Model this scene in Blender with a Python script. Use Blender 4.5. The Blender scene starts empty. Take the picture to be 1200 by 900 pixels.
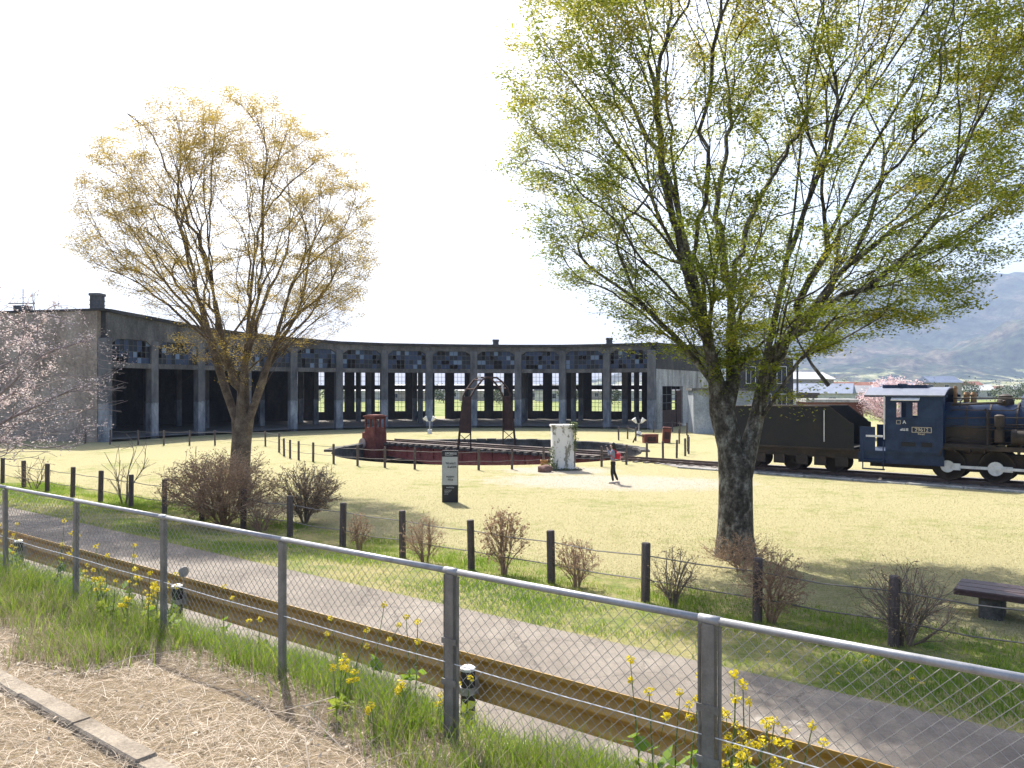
import bpy, bmesh, math, random
import numpy as np
from mathutils import Vector, Matrix
random.seed(7); rng = np.random.default_rng(7)
SC = bpy.context.scene
COL = SC.collection
R = math.radians
# ------------------------------------------------------------------ camera, sky, sun, exposure
F = 920.0; HZ = 455.0; CAMZ = 3.8
cam_d = bpy.data.cameras.new('Camera'); cam = bpy.data.objects.new('Camera', cam_d); COL.objects.link(cam)
cam.location = (0, 0, CAMZ); cam.rotation_euler = (R(90), 0, 0)
cam_d.sensor_width = 36; cam_d.lens = F/1200*36; cam_d.shift_y = 5/1200
cam_d.clip_start = .1; cam_d.clip_end = 20000
SC.camera = cam
SUN_EL, SUN_AZ = 50.0, -20.0            # azimuth measured from +Y towards +X
w = bpy.data.worlds.new('World'); SC.world = w; w.use_nodes = True
nt = w.node_tree
sky = nt.nodes.new('ShaderNodeTexSky'); sky.sky_type = 'NISHITA'; sky.sun_disc = False
sky.sun_elevation = R(SUN_EL); sky.sun_rotation = R(SUN_AZ); sky.dust_density = 3.5; sky.air_density = 1.0
bg = nt.nodes['Background']; nt.links.new(sky.outputs[0], bg.inputs[0]); bg.inputs[1].default_value = .13
sd = bpy.data.lights.new('Sun', 'SUN'); sun = bpy.data.objects.new('Sun', sd); COL.objects.link(sun)
sd.energy = 4.8; sd.angle = R(.53); sd.color = (1, .95, .86)
sv = Vector((math.sin(R(SUN_AZ))*math.cos(R(SUN_EL)), math.cos(R(SUN_AZ))*math.cos(R(SUN_EL)), math.sin(R(SUN_EL))))
sun.rotation_euler = (-sv).to_track_quat('-Z', 'Y').to_euler()
vs = SC.view_settings; vs.view_transform = 'Standard'; vs.look = 'None'; vs.exposure = 1.3; vs.gamma = 1
SC.cycles.max_bounces = 8; SC.cycles.transparent_max_bounces = 12; SC.cycles.volume_bounces = 0

# ------------------------------------------------------------------ helpers
def gp(u, y, z=0.0):                     # a point of the ground plane z seen in direction (u, y)
    d = (CAMZ-z)*F/(y-HZ); return Vector(((u-600)/F*d, d, z))
def at(u, y, d): return Vector(((u-600)/F*d, d, CAMZ+(HZ-y)*d/F))
ET = Vector((.797, -.605, 0)).normalized(); EN = Vector((.605, .797, 0)).normalized()
def tn(t, n, z=0.0): v = ET*t+EN*n; return Vector((v.x, v.y, z))
ROT_T = math.atan2(ET.y, ET.x)

MATS = {}
def nodes_of(m):
    m.use_nodes = True; return m.node_tree.nodes, m.node_tree.links
def ramp(N, L, fac, cols, pos=None):
    r = N.new('ShaderNodeValToRGB'); e = r.color_ramp.elements
    pos = pos or [i/(len(cols)-1) for i in range(len(cols))]
    while len(e) < len(cols): e.new(.5)
    for i, c in enumerate(cols): e[i].position = pos[i]; e[i].color = (*c, 1)
    L.new(fac, r.inputs[0]); return r
def noise(N, L, vec, scale, detail=4, rough=.6, stretch=None):
    if stretch:
        mp = N.new('ShaderNodeMapping'); mp.inputs['Scale'].default_value = stretch; L.new(vec, mp.inputs[0]); vec = mp.outputs[0]
    n = N.new('ShaderNodeTexNoise'); n.inputs['Scale'].default_value = scale; n.inputs['Detail'].default_value = detail
    n.inputs['Roughness'].default_value = rough; L.new(vec, n.inputs['Vector']); return n
def mixc(N, L, fac, a, b, mode='MIX'):
    m = N.new('ShaderNodeMix'); m.data_type = 'RGBA'; m.blend_type = mode
    for k, v in ((0, fac), (6, a), (7, b)):
        if hasattr(v, 'is_linked') or hasattr(v, 'links'): L.new(v, m.inputs[k])
        elif k == 0: m.inputs[0].default_value = v
        else: m.inputs[k].default_value = (*v, 1)
    return m.outputs[2]
def mat(name, cols, scale=3, rough=.8, bump=.3, bd=.02, metal=0, stretch=None, pos=None, bscale=None, spec=.35, fine=0.25):
    """weathered surface: two noises drive a ramp, a fine noise drives the relief"""
    if name in MATS: return MATS[name]
    m = bpy.data.materials.new(name); N, L = nodes_of(m); b = N['Principled BSDF']
    g = N.new('ShaderNodeNewGeometry'); v = g.outputs['Position']
    n1 = noise(N, L, v, scale, 6, .65, stretch)
    r = ramp(N, L, n1.outputs[0], cols, pos or [.3+.4*i/max(1, len(cols)-1) for i in range(len(cols))])
    n2 = noise(N, L, v, (bscale or scale*9), 5, .7)
    r2 = ramp(N, L, n2.outputs[0], [(1-fine,)*3, (1+fine*.4,)*3], [.3, .7])
    L.new(mixc(N, L, 1.0, r.outputs[0], r2.outputs[0], 'MULTIPLY'), b.inputs['Base Color'])
    b.inputs['Roughness'].default_value = rough; b.inputs['Metallic'].default_value = metal; b.inputs['Specular IOR Level'].default_value = spec
    if bump:
        bp = N.new('ShaderNodeBump'); bp.inputs['Strength'].default_value = bump; bp.inputs['Distance'].default_value = bd
        L.new(n2.outputs[0], bp.inputs['Height']); L.new(bp.outputs[0], b.inputs['Normal'])
    MATS[name] = m; return m
def leafmat(name, cols, trans=.5, rough=.6):
    """leaf: reflects and lets light through; the colour varies from leaf to leaf (attribute tint)"""
    m = bpy.data.materials.new(name); N, L = nodes_of(m); b = N['Principled BSDF']; out = N['Material Output']
    a = N.new('ShaderNodeAttribute'); a.attribute_name = 'tint'
    r = ramp(N, L, a.outputs['Fac'], cols)
    L.new(r.outputs[0], b.inputs['Base Color']); b.inputs['Roughness'].default_value = rough; b.inputs['Specular IOR Level'].default_value = .25
    t = N.new('ShaderNodeBsdfTranslucent'); L.new(r.outputs[0], t.inputs[0])
    x = N.new('ShaderNodeMixShader'); x.inputs[0].default_value = trans
    L.new(b.outputs[0], x.inputs[1]); L.new(t.outputs[0], x.inputs[2]); L.new(x.outputs[0], out.inputs[0])
    MATS[name] = m; return m
def glassmat(name, col, rough=.1, alpha=1.0):
    m = bpy.data.materials.new(name); N, L = nodes_of(m); b = N['Principled BSDF']
    b.inputs['Base Color'].default_value = (*col, 1); b.inputs['Roughness'].default_value = rough; b.inputs['Specular IOR Level'].default_value = .6
    b.inputs['Alpha'].default_value = alpha; b.inputs['Specular IOR Level'].default_value = .35
    MATS[name] = m; return m

class MB:
    def __init__(s): s.v = []; s.f = []; s.mi = []; s.M = None; s.cur = 0
    def add(s, vs, fs):
        o = len(s.v)
        s.v += [tuple(s.M @ Vector(p)) if s.M else tuple(p) for p in vs]
        s.f += [tuple(i+o for i in f) for f in fs]; s.mi += [s.cur]*len(fs); return s
    def box(s, c, d, rot=None, taper=1.0):
        x, y, z = d[0]/2, d[1]/2, d[2]/2
        vs = [Vector((a*x*(taper if k > 0 else 1), b*y*(taper if k > 0 else 1), k*z)) for k in (-1, 1) for b in (-1, 1) for a in (-1, 1)]
        if rot is not None: vs = [rot @ p for p in vs]
        c = Vector(c); vs = [p+c for p in vs]
        return s.add(vs, [(0, 2, 3, 1), (4, 5, 7, 6), (0, 1, 5, 4), (2, 6, 7, 3), (0, 4, 6, 2), (1, 3, 7, 5)])
    def b2(s, lo, hi):
        return s.box([(lo[i]+hi[i])/2 for i in range(3)], [hi[i]-lo[i] for i in range(3)])
    def bbox(s, lo, hi, bv=.02):          # box with chamfered vertical and top edges
        x0, y0, z0 = lo; x1, y1, z1 = hi
        def ring(i, z): return [(x0+i, y0+bv, z), (x0+bv, y0+i, z), (x1-bv, y0+i, z), (x1-i, y0+bv, z), (x1-i, y1-bv, z), (x1-bv, y1-i, z), (x0+bv, y1-i, z), (x0+i, y1-bv, z)]
        vs = ring(0, z0)+ring(0, z1-bv)+ring(bv*.7, z1)
        fs = [tuple(range(7, -1, -1)), tuple(range(16, 24))]
        for k in (0, 8): fs += [(k+i, k+(i+1) % 8, k+8+(i+1) % 8, k+8+i) for i in range(8)]
        return s.add(vs, fs)
    def tube(s, pts, rad, n=6, cap=True):
        pts = [Vector(p) for p in pts]
        if not hasattr(rad, '__len__'): rad = [rad]*len(pts)
        vs = []; fs = []; prev = None
        for i, p in enumerate(pts):
            d = (pts[min(i+1, len(pts)-1)]-pts[max(i-1, 0)])
            d = d.normalized() if d.length > 1e-9 else Vector((0, 0, 1))
            if prev is None:
                a = Vector((0, 0, 1)) if abs(d.z) < .9 else Vector((1, 0, 0)); x = d.cross(a).normalized()
            else: x = (prev-d*prev.dot(d)); x = x.normalized() if x.length > 1e-6 else d.orthogonal().normalized()
            prev = x; y = d.cross(x)
            for k in range(n):
                a = 2*math.pi*k/n; vs.append(p+(x*math.cos(a)+y*math.sin(a))*rad[i])
        for i in range(len(pts)-1):
            for k in range(n): fs.append((i*n+k, i*n+(k+1) % n, (i+1)*n+(k+1) % n, (i+1)*n+k))
        if cap: fs += [tuple(range(n-1, -1, -1)), tuple(range((len(pts)-1)*n, len(pts)*n))]
        return s.add(vs, fs)
    def lathe(s, prof, n=20, c=(0, 0, 0), axis='z'):
        vs = []; fs = []; c = Vector(c)
        for r, z in prof:
            for k in range(n):
                a = 2*math.pi*k/n; p = (r*math.cos(a), r*math.sin(a), z)
                if axis == 'x': p = (z, r*math.cos(a), r*math.sin(a))
                if axis == 'y': p = (r*math.cos(a), z, r*math.sin(a))
                vs.append(c+Vector(p))
        for i in range(len(prof)-1):
            for k in range(n): fs.append((i*n+k, i*n+(k+1) % n, (i+1)*n+(k+1) % n, (i+1)*n+k))
        fs += [tuple(range(n-1, -1, -1)), tuple(range((len(prof)-1)*n, len(prof)*n))]
        return s.add(vs, fs)
    def prism(s, poly, y0, y1):           # polygon in x,z pushed along y
        n = len(poly); vs = [(x, y0, z) for x, z in poly]+[(x, y1, z) for x, z in poly]
        return s.add(vs, [tuple(range(n)), tuple(range(2*n-1, n-1, -1))]+[(i, i+n, (i+1) % n+n, (i+1) % n) for i in range(n)])
    def build(s, name, m, parent=None, smooth=False, fixn=True):
        me = bpy.data.meshes.new(name); me.from_pydata(s.v, [], s.f)
        ms = m if isinstance(m, (list, tuple)) else [m]
        for q in ms: me.materials.append(q)
        if len(ms) > 1: me.polygons.foreach_set('material_index', s.mi)
        if fixn and len(s.f) < 20000:
            bm = bmesh.new(); bm.from_mesh(me); bmesh.ops.recalc_face_normals(bm, faces=bm.faces); bm.to_mesh(me); bm.free()
        if smooth: me.polygons.foreach_set('use_smooth', [True]*len(me.polygons))
        if smooth == 'auto':
            me.set_sharp_from_angle(angle=R(35))
        o = bpy.data.objects.new(name, me); COL.objects.link(o)
        if parent: o.parent = parent
        return o
def tag(o, label, cat, group=None):
    o['label'] = label; o['category'] = cat
    if group: o['group'] = group
    return o
def thing(name, label, cat, loc=(0, 0, 0), rz=0, group=None):
    o = bpy.data.objects.new(name, None); COL.objects.link(o); o.location = loc; o.rotation_euler = (0, 0, rz); o.empty_display_size = .2
    return tag(o, label, cat, group)
def struct(o): o['kind'] = 'structure'; return o
def stuff(o): o['kind'] = 'stuff'; return o
def share(src, name, parent, loc=(0, 0, 0), rot=(0, 0, 0), sc=None):   # another object on the same mesh data
    o = bpy.data.objects.new(name, src.data); COL.objects.link(o); o.parent = parent; o.location = loc; o.rotation_euler = rot
    if sc: o.scale = sc
    return o
def copy_tree(o, parent=None):
    c = o.copy(); COL.objects.link(c); c.parent = parent
    for ch in [q for q in o.children]: copy_tree(ch, c)
    return c
def npmesh(name, verts, faces, m, tint=None, parent=None):
    """fast mesh from arrays; faces (k,3) or (k,4)"""
    me = bpy.data.meshes.new(name); nv = len(verts); k, s = faces.shape
    me.vertices.add(nv); me.vertices.foreach_set('co', np.ascontiguousarray(verts, np.float32).ravel())
    me.loops.add(k*s); me.loops.foreach_set('vertex_index', np.ascontiguousarray(faces, np.int32).ravel())
    me.polygons.add(k); me.polygons.foreach_set('loop_start', np.arange(0, k*s, s, dtype=np.int32))
    if tint is not None:
        a = me.attributes.new('tint', 'FLOAT', 'POINT'); a.data.foreach_set('value', np.ascontiguousarray(tint, np.float32))
    me.materials.append(m); me.update(calc_edges=True)
    o = bpy.data.objects.new(name, me); COL.objects.link(o)
    if parent: o.parent = parent
    return o
def vnoise(x, y, seed=0):                # smooth value noise on arrays
    r = np.random.default_rng(seed).random((64, 64)); xi = np.floor(x).astype(int); yi = np.floor(y).astype(int)
    fx = x-xi; fy = y-yi; fx = fx*fx*(3-2*fx); fy = fy*fy*(3-2*fy)
    g = lambda a, b: r[a % 64, b % 64]
    return (g(xi, yi)*(1-fx)+g(xi+1, yi)*fx)*(1-fy)+(g(xi, yi+1)*(1-fx)+g(xi+1, yi+1)*fx)*fy
def fbm(x, y, oct=5, seed=0):
    s = np.zeros_like(x, float); a = .5
    for i in range(oct): s += a*vnoise(x*2**i+i*7.3, y*2**i+i*3.1, seed+i); a *= .5
    return s
def blades(pos, h, wd, lean, seed, flat=False):
    """grass blades as bent two-part strips: (n,3) roots -> verts, quads"""
    g = np.random.default_rng(seed); n = len(pos); a = g.random(n)*2*np.pi; b = g.random(n)*2*np.pi
    sx = np.stack([np.cos(a), np.sin(a), np.zeros(n)], 1)*wd[:, None]/2
    ld = np.stack([np.cos(b), np.sin(b), np.zeros(n)], 1)*lean[:, None]*h[:, None]
    up = np.zeros((n, 3)); up[:, 2] = h*(1 if not flat else .16)
    mid = pos+ld*.32+up*.6; tip = pos+ld+up*np.where(lean > .8, .75, 1.0)[:, None]
    v = np.stack([pos-sx, pos+sx, mid+sx*.75, mid-sx*.75, tip+sx*.12, tip-sx*.12], 1).reshape(-1, 3)
    i = np.arange(n)[:, None]*6
    f = np.concatenate([i+np.array([[0, 1, 2, 3]]), i+np.array([[3, 2, 4, 5]])], 0)
    return v, f
def inview(p, m=120):                    # keeps fine stuff to where the place is looked at, with a wide margin
    d = np.maximum(p[:, 1], .1); u = 600+F*p[:, 0]/d; y = HZ+(CAMZ-p[:, 2])*F/d
    return (p[:, 1] > .5) & (u > -m) & (u < 1200+m) & (y < 900+2*m)

# ------------------------------------------------------------------ materials
conc = mat('weathered_concrete', [(.045, .042, .04), (.105, .1, .095), (.18, .17, .16)], .9, .9, .5, stretch=(1, 1, .35), fine=.4)
conc_pale = mat('limewashed_concrete', [(.13, .13, .13), (.33, .33, .32), (.52, .52, .5)], .8, .9, .5, stretch=(1, 1, .3), fine=.4)
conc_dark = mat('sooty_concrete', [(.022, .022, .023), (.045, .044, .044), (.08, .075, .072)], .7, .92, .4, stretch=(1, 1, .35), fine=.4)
asphalt = bpy.data.materials.new('worn_asphalt'); N, L = nodes_of(asphalt); b = N['Principled BSDF']; g = N.new('ShaderNodeNewGeometry'); v = g.outputs['Position']
na_ = noise(N, L, v, .55, 6, .65); nb_ = noise(N, L, v, 55, 4, .7); nc_ = noise(N, L, v, 4.5, 5, .7)
c = ramp(N, L, na_.outputs[0], [(.145, .125, .105), (.195, .168, .14), (.245, .215, .182)], [.32, .5, .68]).outputs[0]
c = mixc(N, L, 1.0, c, ramp(N, L, nb_.outputs[0], [(.72,)*3, (1.18,)*3], [.3, .7]).outputs[0], 'MULTIPLY')
c = mixc(N, L, 1.0, c, ramp(N, L, nc_.outputs[0], [(.8,)*3, (1.08,)*3], [.35, .65]).outputs[0], 'MULTIPLY')
vo = N.new('ShaderNodeTexVoronoi'); vo.feature = 'DISTANCE_TO_EDGE'; vo.inputs['Scale'].default_value = .55
vd = N.new('ShaderNodeVectorMath'); vd.operation = 'MULTIPLY_ADD'; L.new(nc_.outputs['Color'], vd.inputs[0]); vd.inputs[1].default_value = (.5, .5, .5); L.new(v, vd.inputs[2]); L.new(vd.outputs[0], vo.inputs['Vector'])
c = mixc(N, L, 1.0, c, ramp(N, L, vo.outputs['Distance'], [(.5,)*3, (1,)*3], [.002, .012]).outputs[0], 'MULTIPLY')
c = mixc(N, L, ramp(N, L, noise(N, L, v, 1.9, 3, .5).outputs[0], [(0,)*3, (.6,)*3], [.7, .74]).outputs[0], c, (.34, .31, .27))
L.new(c, b.inputs['Base Color']); b.inputs['Roughness'].default_value = .92; b.inputs['Specular IOR Level'].default_value = .3
bp = N.new('ShaderNodeBump'); bp.inputs['Strength'].default_value = .5; bp.inputs['Distance'].default_value = .015; L.new(nb_.outputs[0], bp.inputs['Height']); L.new(bp.outputs[0], b.inputs['Normal'])
post_galv = mat('weathered_zinc_post', [(.15, .14, .125), (.2, .19, .17), (.26, .245, .22)], 8, .55, .05, metal=.3, fine=.2)
galv = mat('galvanised_steel', [(.26, .26, .265), (.34, .34, .34), (.4, .4, .4)], 8, .48, .05, metal=.35, fine=.15)
wood_post = mat('dark_timber_post', [(.065, .05, .046), (.105, .082, .076), (.15, .12, .11)], 4, .85, .5, stretch=(3, 3, .4), fine=.4)
rust = mat('rusty_steel', [(.1, .026, .018), (.18, .05, .034), (.26, .09, .06)], 2.2, .85, .4, fine=.4)
girder_red = mat('red_oxide_paint', [(.26, .065, .05), (.38, .1, .078), (.45, .15, .115)], 1.2, .75, .3, fine=.4)
rust_dk = mat('dark_rusty_steel', [(.028, .014, .011), (.05, .024, .018), (.085, .04, .028)], 2.2, .85, .4, fine=.4)
rail_m = mat('rail_steel', [(.09, .06, .05), (.15, .11, .09)], 3, .45, .1, metal=.6)
sleeper_m = mat('old_sleeper_timber', [(.05, .04, .033), (.12, .1, .085), (.17, .15, .13)], 2, .9, .5, fine=.4)
stone_m = mat('pit_stone', [(.04, .037, .033), (.1, .093, .082), (.17, .16, .14)], 1.6, .95, .8, fine=.45)
loco_black = mat('locomotive_black_haze_tint', [(.006, .016, .042), (.011, .027, .068), (.02, .042, .09)], 2, .5, .1, fine=.2, spec=.3)  # black with the blue cast of haze and flare mixed into the colour
loco_rust = mat('locomotive_rusty_black', [(.018, .013, .01), (.035, .025, .018), (.06, .038, .024)], 1.6, .65, .2, fine=.3)
tender_m = mat('tender_black', [(.006, .006, .006), (.01, .0095, .009), (.018, .014, .011)], 1.2, .65, .15, fine=.3)
white_metal = mat('white_painted_metal', [(.5, .5, .5), (.68, .68, .67), (.75, .75, .74)], 4, .6, .1, fine=.15)
roofgrey = mat('grey_roof_sheet', [(.11, .13, .18), (.16, .18, .23)], 3, .5, .05)
bark = mat('zelkova_bark', [(.045, .038, .03), (.1, .088, .07), (.19, .17, .14), (.33, .33, .28)], 5.5, .95, 1.0, stretch=(1, 1, .6), bscale=15, fine=.75, bd=.09, pos=[.34, .47, .55, .63])
bark_l = mat('zelkova_bark_pale', [(.06, .045, .033), (.13, .1, .075), (.22, .175, .13)], 3.5, .95, .8, bscale=22, fine=.4)
twig_m = mat('bare_twig', [(.11, .085, .065), (.19, .15, .12), (.27, .22, .175)], 6, .9, .2)
twig_red = mat('reddish_twig', [(.19, .12, .08), (.3, .2, .14), (.38, .27, .19)], 6, .9, .2)
twig_pale = mat('pale_cherry_twig', [(.2, .16, .15), (.3, .25, .235), (.38, .33, .32)], 5, .9, .2)
# lawn: dry straw-coloured turf with green flecks, a worn pale patch beside the white pillar
def turf(name, dry, green, amount, worn=None):
    m = bpy.data.materials.new(name); N, L = nodes_of(m); b = N['Principled BSDF']; g = N.new('ShaderNodeNewGeometry'); v = g.outputs['Position']
    big = noise(N, L, v, .22, 5, .6); mid = noise(N, L, v, 1.7, 5, .65); fin = noise(N, L, v, 14, 5, .75)
    c = ramp(N, L, fin.outputs[0], [tuple(x*.62 for x in dry), dry, tuple(min(1, x*1.22) for x in dry)], [.28, .52, .75]).outputs[0]
    gc = ramp(N, L, fin.outputs[0], [tuple(x*.5 for x in green), tuple(x*1.3 for x in green)], [.3, .7]).outputs[0]
    ad = N.new('ShaderNodeMath'); ad.operation = 'ADD'; L.new(big.outputs[0], ad.inputs[0]); L.new(mid.outputs[0], ad.inputs[1])
    r = ramp(N, L, ad.outputs[0], [(0, 0, 0), (1, 1, 1)], [amount, amount+.0]) ; r.color_ramp.elements[0].position = max(0, amount/2-.0); r.color_ramp.elements[1].position = min(1, amount/2+.18)
    hv = N.new('ShaderNodeMath'); hv.operation = 'MULTIPLY'; hv.inputs[1].default_value = .5; L.new(ad.outputs[0], hv.inputs[0]); L.new(hv.outputs[0], r.inputs[0])
    c = mixc(N, L, r.outputs[0], c, gc)
    if worn:
        for (wx, wy, sx, sy, ang) in worn:
            mp = N.new('ShaderNodeMapping'); mp.vector_type = 'TEXTURE'; mp.inputs['Location'].default_value = (wx, wy, 0); mp.inputs['Scale'].default_value = (sx, sy, 50); mp.inputs['Rotation'].default_value = (0, 0, ang); L.new(v, mp.inputs[0])
            ln = N.new('ShaderNodeVectorMath'); ln.operation = 'LENGTH'; L.new(mp.outputs[0], ln.inputs[0])
            sm = N.new('ShaderNodeMath'); sm.operation = 'ADD'; L.new(ln.outputs['Value'], sm.inputs[0])
            s2 = N.new('ShaderNodeMath'); s2.operation = 'MULTIPLY_ADD'; s2.inputs[1].default_value = 1.1; s2.inputs[2].default_value = -.55; L.new(mid.outputs[0], s2.inputs[0]); L.new(s2.outputs[0], sm.inputs[1])
            wr = ramp(N, L, sm.outputs[0], [(1, 1, 1), (0, 0, 0)], [.62, 1.05])
            wc = ramp(N, L, fin.outputs[0], [(.27, .24, .185), (.4, .365, .3)], [.3, .7])
            c = mixc(N, L, wr.outputs[0], c, wc.outputs[0])
    L.new(c, b.inputs['Base Color']); b.inputs['Roughness'].default_value = 1; b.inputs['Specular IOR Level'].default_value = .05
    bp = N.new('ShaderNodeBump'); bp.inputs['Strength'].default_value = .9; bp.inputs['Distance'].default_value = .04
    L.new(fin.outputs[0], bp.inputs['Height']); L.new(bp.outputs[0], b.inputs['Normal'])
    MATS[name] = m; return m
lawn_m = turf('dry_lawn', (.315, .285, .158), (.18, .205, .065), 1.02, [(4.2, 31.8, 6.0, 3.0, -.15), (2.2, 36.3, 3.0, 2.0, 0)])
verge_m = turf('verge_turf', (.27, .24, .115), (.09, .15, .025), .88)
bank_m = turf('straw_bank', (.2, .155, .1), (.12, .12, .05), 1.35)
field_m = turf('fields', (.3, .29, .14), (.13, .19, .05), .8)
leaf_gold = leafmat('golden_young_leaf', [(.3, .21, .04), (.4, .3, .065), (.46, .37, .11)], .62)
leaf_green = leafmat('green_young_leaf', [(.15, .2, .02), (.24, .27, .03), (.33, .31, .04), (.42, .32, .055)], .68)
grass_g = leafmat('green_grass_blade', [(.1, .19, .018), (.2, .29, .03), (.33, .36, .06)], .5)
grass_d = leafmat('dry_grass_blade', [(.2, .15, .08), (.33, .27, .17), (.44, .37, .26)], .2)
lawn_bl = leafmat('lawn_blade', [(.16, .19, .048), (.3, .275, .13), (.385, .35, .19)], .45)
straw_m = leafmat('bleached_straw', [(.2, .15, .1), (.37, .3, .22), (.5, .42, .33), (.6, .53, .44)], .15)
petal = leafmat('rape_petal', [(.62, .5, .02), (.75, .62, .03)], .35)
bud_m = leafmat('brown_bud', [(.24, .15, .09), (.34, .23, .14), (.4, .3, .18)], .4)
blossom = leafmat('cherry_blossom', [(.55, .42, .42), (.66, .56, .55), (.72, .66, .64)], .35)
blossom_pink = leafmat('pink_blossom', [(.6, .4, .42), (.7, .54, .55), (.75, .66, .66)], .35)
ivy_m = leafmat('ivy_leaf', [(.05, .09, .02), (.1, .15, .04), (.16, .19, .06)], .3)

# ------------------------------------------------------------------ the ground
def zprof(n):
    return float(np.interp(n, [-40, 2.2, 4.0, 4.55, 5.15, 5.72, 9.42, 10.2, 12.6, 14], [1.42, 1.42, 1.38, 1.22, .72, .34, .30, .27, .07, 0]))
def strip(name, n0, n1, m, t0=-170, t1=120, nn=24, wob=.03):
    ts = np.concatenate([np.linspace(t0, -30, 20), np.linspace(-29.6, 20, 120), np.linspace(21, t1, 18)])
    ns = np.linspace(n0, n1, nn); T, Nn = np.meshgrid(ts, ns, indexing='ij')
    Z = np.interp(Nn, [-40, 2.2, 4.0, 4.55, 5.15, 5.72, 9.42, 10.2, 12.6, 14], [1.42, 1.42, 1.38, 1.22, .72, .34, .30, .27, .07, 0])
    e = np.minimum(1, np.minimum(Nn-n0, n1-Nn)/.4)
    Z = Z+(fbm(T*1.3, Nn*1.3, 4, 5)-.47)*wob*2*np.clip(e, 0, 1)
    X = ET.x*T+EN.x*Nn; Y = ET.y*T+EN.y*Nn
    a = np.arange(len(ts)*nn).reshape(len(ts), nn)
    f = np.stack([a[:-1, :-1], a[1:, :-1], a[1:, 1:], a[:-1, 1:]], -1).reshape(-1, 4)
    o = npmesh(name, np.stack([X, Y, Z], -1).reshape(-1, 3), f, m); return struct(o)
strip('railway_embankment', -14, 5.74, bank_m, nn=60, wob=.05)
strip('road', 5.68, 9.44, asphalt, nn=8, wob=.0).location.z = .012
strip('verge', 9.41, 13.9, verge_m, nn=20, wob=.04)
TC = Vector((-1.5, 48, 0)); PITR = 9.3
def disc(name, radii, m, z=0.0, na=288, n_min=13.88):
    vs = []; ok = []
    for r in radii:
        for k in range(na):
            a = 2*math.pi*k/na; x = TC.x+r*math.cos(a); y = TC.y+r*math.sin(a); n = x*EN.x+y*EN.y
            ok.append(n >= n_min)
            if n < n_min: x += EN.x*(n_min-n); y += EN.y*(n_min-n)
            vs.append((x, y, z))
    f = [(i*na+k, i*na+(k+1) % na, (i+1)*na+(k+1) % na, (i+1)*na+k) for i in range(len(radii)-1) for k in range(na)]
    f = [q for q in f if any(ok[j] for j in q)]
    return struct(npmesh(name, np.array(vs), np.array(f), m))
disc('lawn', [PITR, 11, 14, 18, 23, 29, 36, 44, 52, 60], lawn_m)
disc('fields', [60, 90, 140, 220, 400, 800, 1500, 2600, 4200, 6200], field_m, z=-.01)

# ------------------------------------------------------------------ roundhouse
NB = 12; RF = 28.0; RB = 46.0
TH = [R(-22+(k-6)*8.75) for k in range(NB+1)]
TOPY = [362, 372, 383, 390, 395.5, 400, 402, 403, 403.7, 404, 404, 403, 401.5]
def rp(k, r, z=0): return Vector((TC.x+r*math.sin(TH[k]), TC.y+r*math.cos(TH[k]), z))
ZT = [CAMZ+(HZ-TOPY[k])*rp(k, RF).y/F for k in range(NB+1)]
FLOOR = .18
rh = thing('roundhouse', 'long curved derelict concrete roundhouse with open engine stalls and broken clerestory windows', 'building', (TC.x, TC.y, 0))
def loc(p): return p-TC
def frame(p, q):                         # local axes along a wall p->q; y points away from the turntable
    x = (q-p); x.z = 0; w_ = x.length; x.normalize(); y = Vector((-x.y, x.x, 0))
    if y.dot(p-TC) < 0: y = -y
    M = Matrix(((x.x, y.x, 0, p.x-TC.x), (x.y, y.y, 0, p.y-TC.y), (0, 0, 1, 0), (0, 0, 0, 1))); return M, w_
# column paint: a pale band on the lower half
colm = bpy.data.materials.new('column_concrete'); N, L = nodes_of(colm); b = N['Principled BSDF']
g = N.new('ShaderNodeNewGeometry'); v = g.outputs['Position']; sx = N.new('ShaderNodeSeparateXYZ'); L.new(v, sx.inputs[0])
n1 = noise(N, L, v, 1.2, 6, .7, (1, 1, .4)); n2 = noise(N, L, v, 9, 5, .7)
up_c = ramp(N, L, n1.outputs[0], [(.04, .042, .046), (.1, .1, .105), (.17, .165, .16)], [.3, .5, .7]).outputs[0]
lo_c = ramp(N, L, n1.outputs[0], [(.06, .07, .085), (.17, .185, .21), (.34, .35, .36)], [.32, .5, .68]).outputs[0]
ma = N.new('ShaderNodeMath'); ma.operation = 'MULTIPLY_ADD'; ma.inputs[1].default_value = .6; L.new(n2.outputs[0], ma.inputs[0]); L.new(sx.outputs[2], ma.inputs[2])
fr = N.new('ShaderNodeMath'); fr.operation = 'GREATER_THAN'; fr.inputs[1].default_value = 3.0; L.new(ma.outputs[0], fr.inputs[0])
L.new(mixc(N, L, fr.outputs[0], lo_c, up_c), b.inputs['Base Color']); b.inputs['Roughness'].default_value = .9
pane_d = glassmat('dark_grimy_pane', (.003, .005, .01), .35); pane_b = glassmat('bluish_dusty_pane', (.016, .032, .075), .4); pane_p = glassmat('pale_dusty_pane', (.12, .17, .25), .45)
steel_dk = mat('dark_window_steel', [(.05, .055, .06), (.1, .1, .1)], 5, .7, .1)
def column(r, k, wd, z0, z1, m, name='column'):
    mb = MB(); p = rp(k, r); q = rp(k, r+1); M, _ = frame(rp(k, r), rp(k, r)+Vector((math.cos(TH[k]), -math.sin(TH[k]), 0)))
    mb.M = M; mb.bbox((-wd/2, 0, z0), (wd/2, wd, z1), .04); return mb.build(name, m, rh)
for k in range(NB+1):
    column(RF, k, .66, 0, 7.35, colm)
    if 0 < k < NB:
        column(RF+7.2, k, .5, 0, 7.3, colm, 'inner_column'); column(RF+12.6, k, .5, 0, 7.3, colm, 'inner_column')
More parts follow.
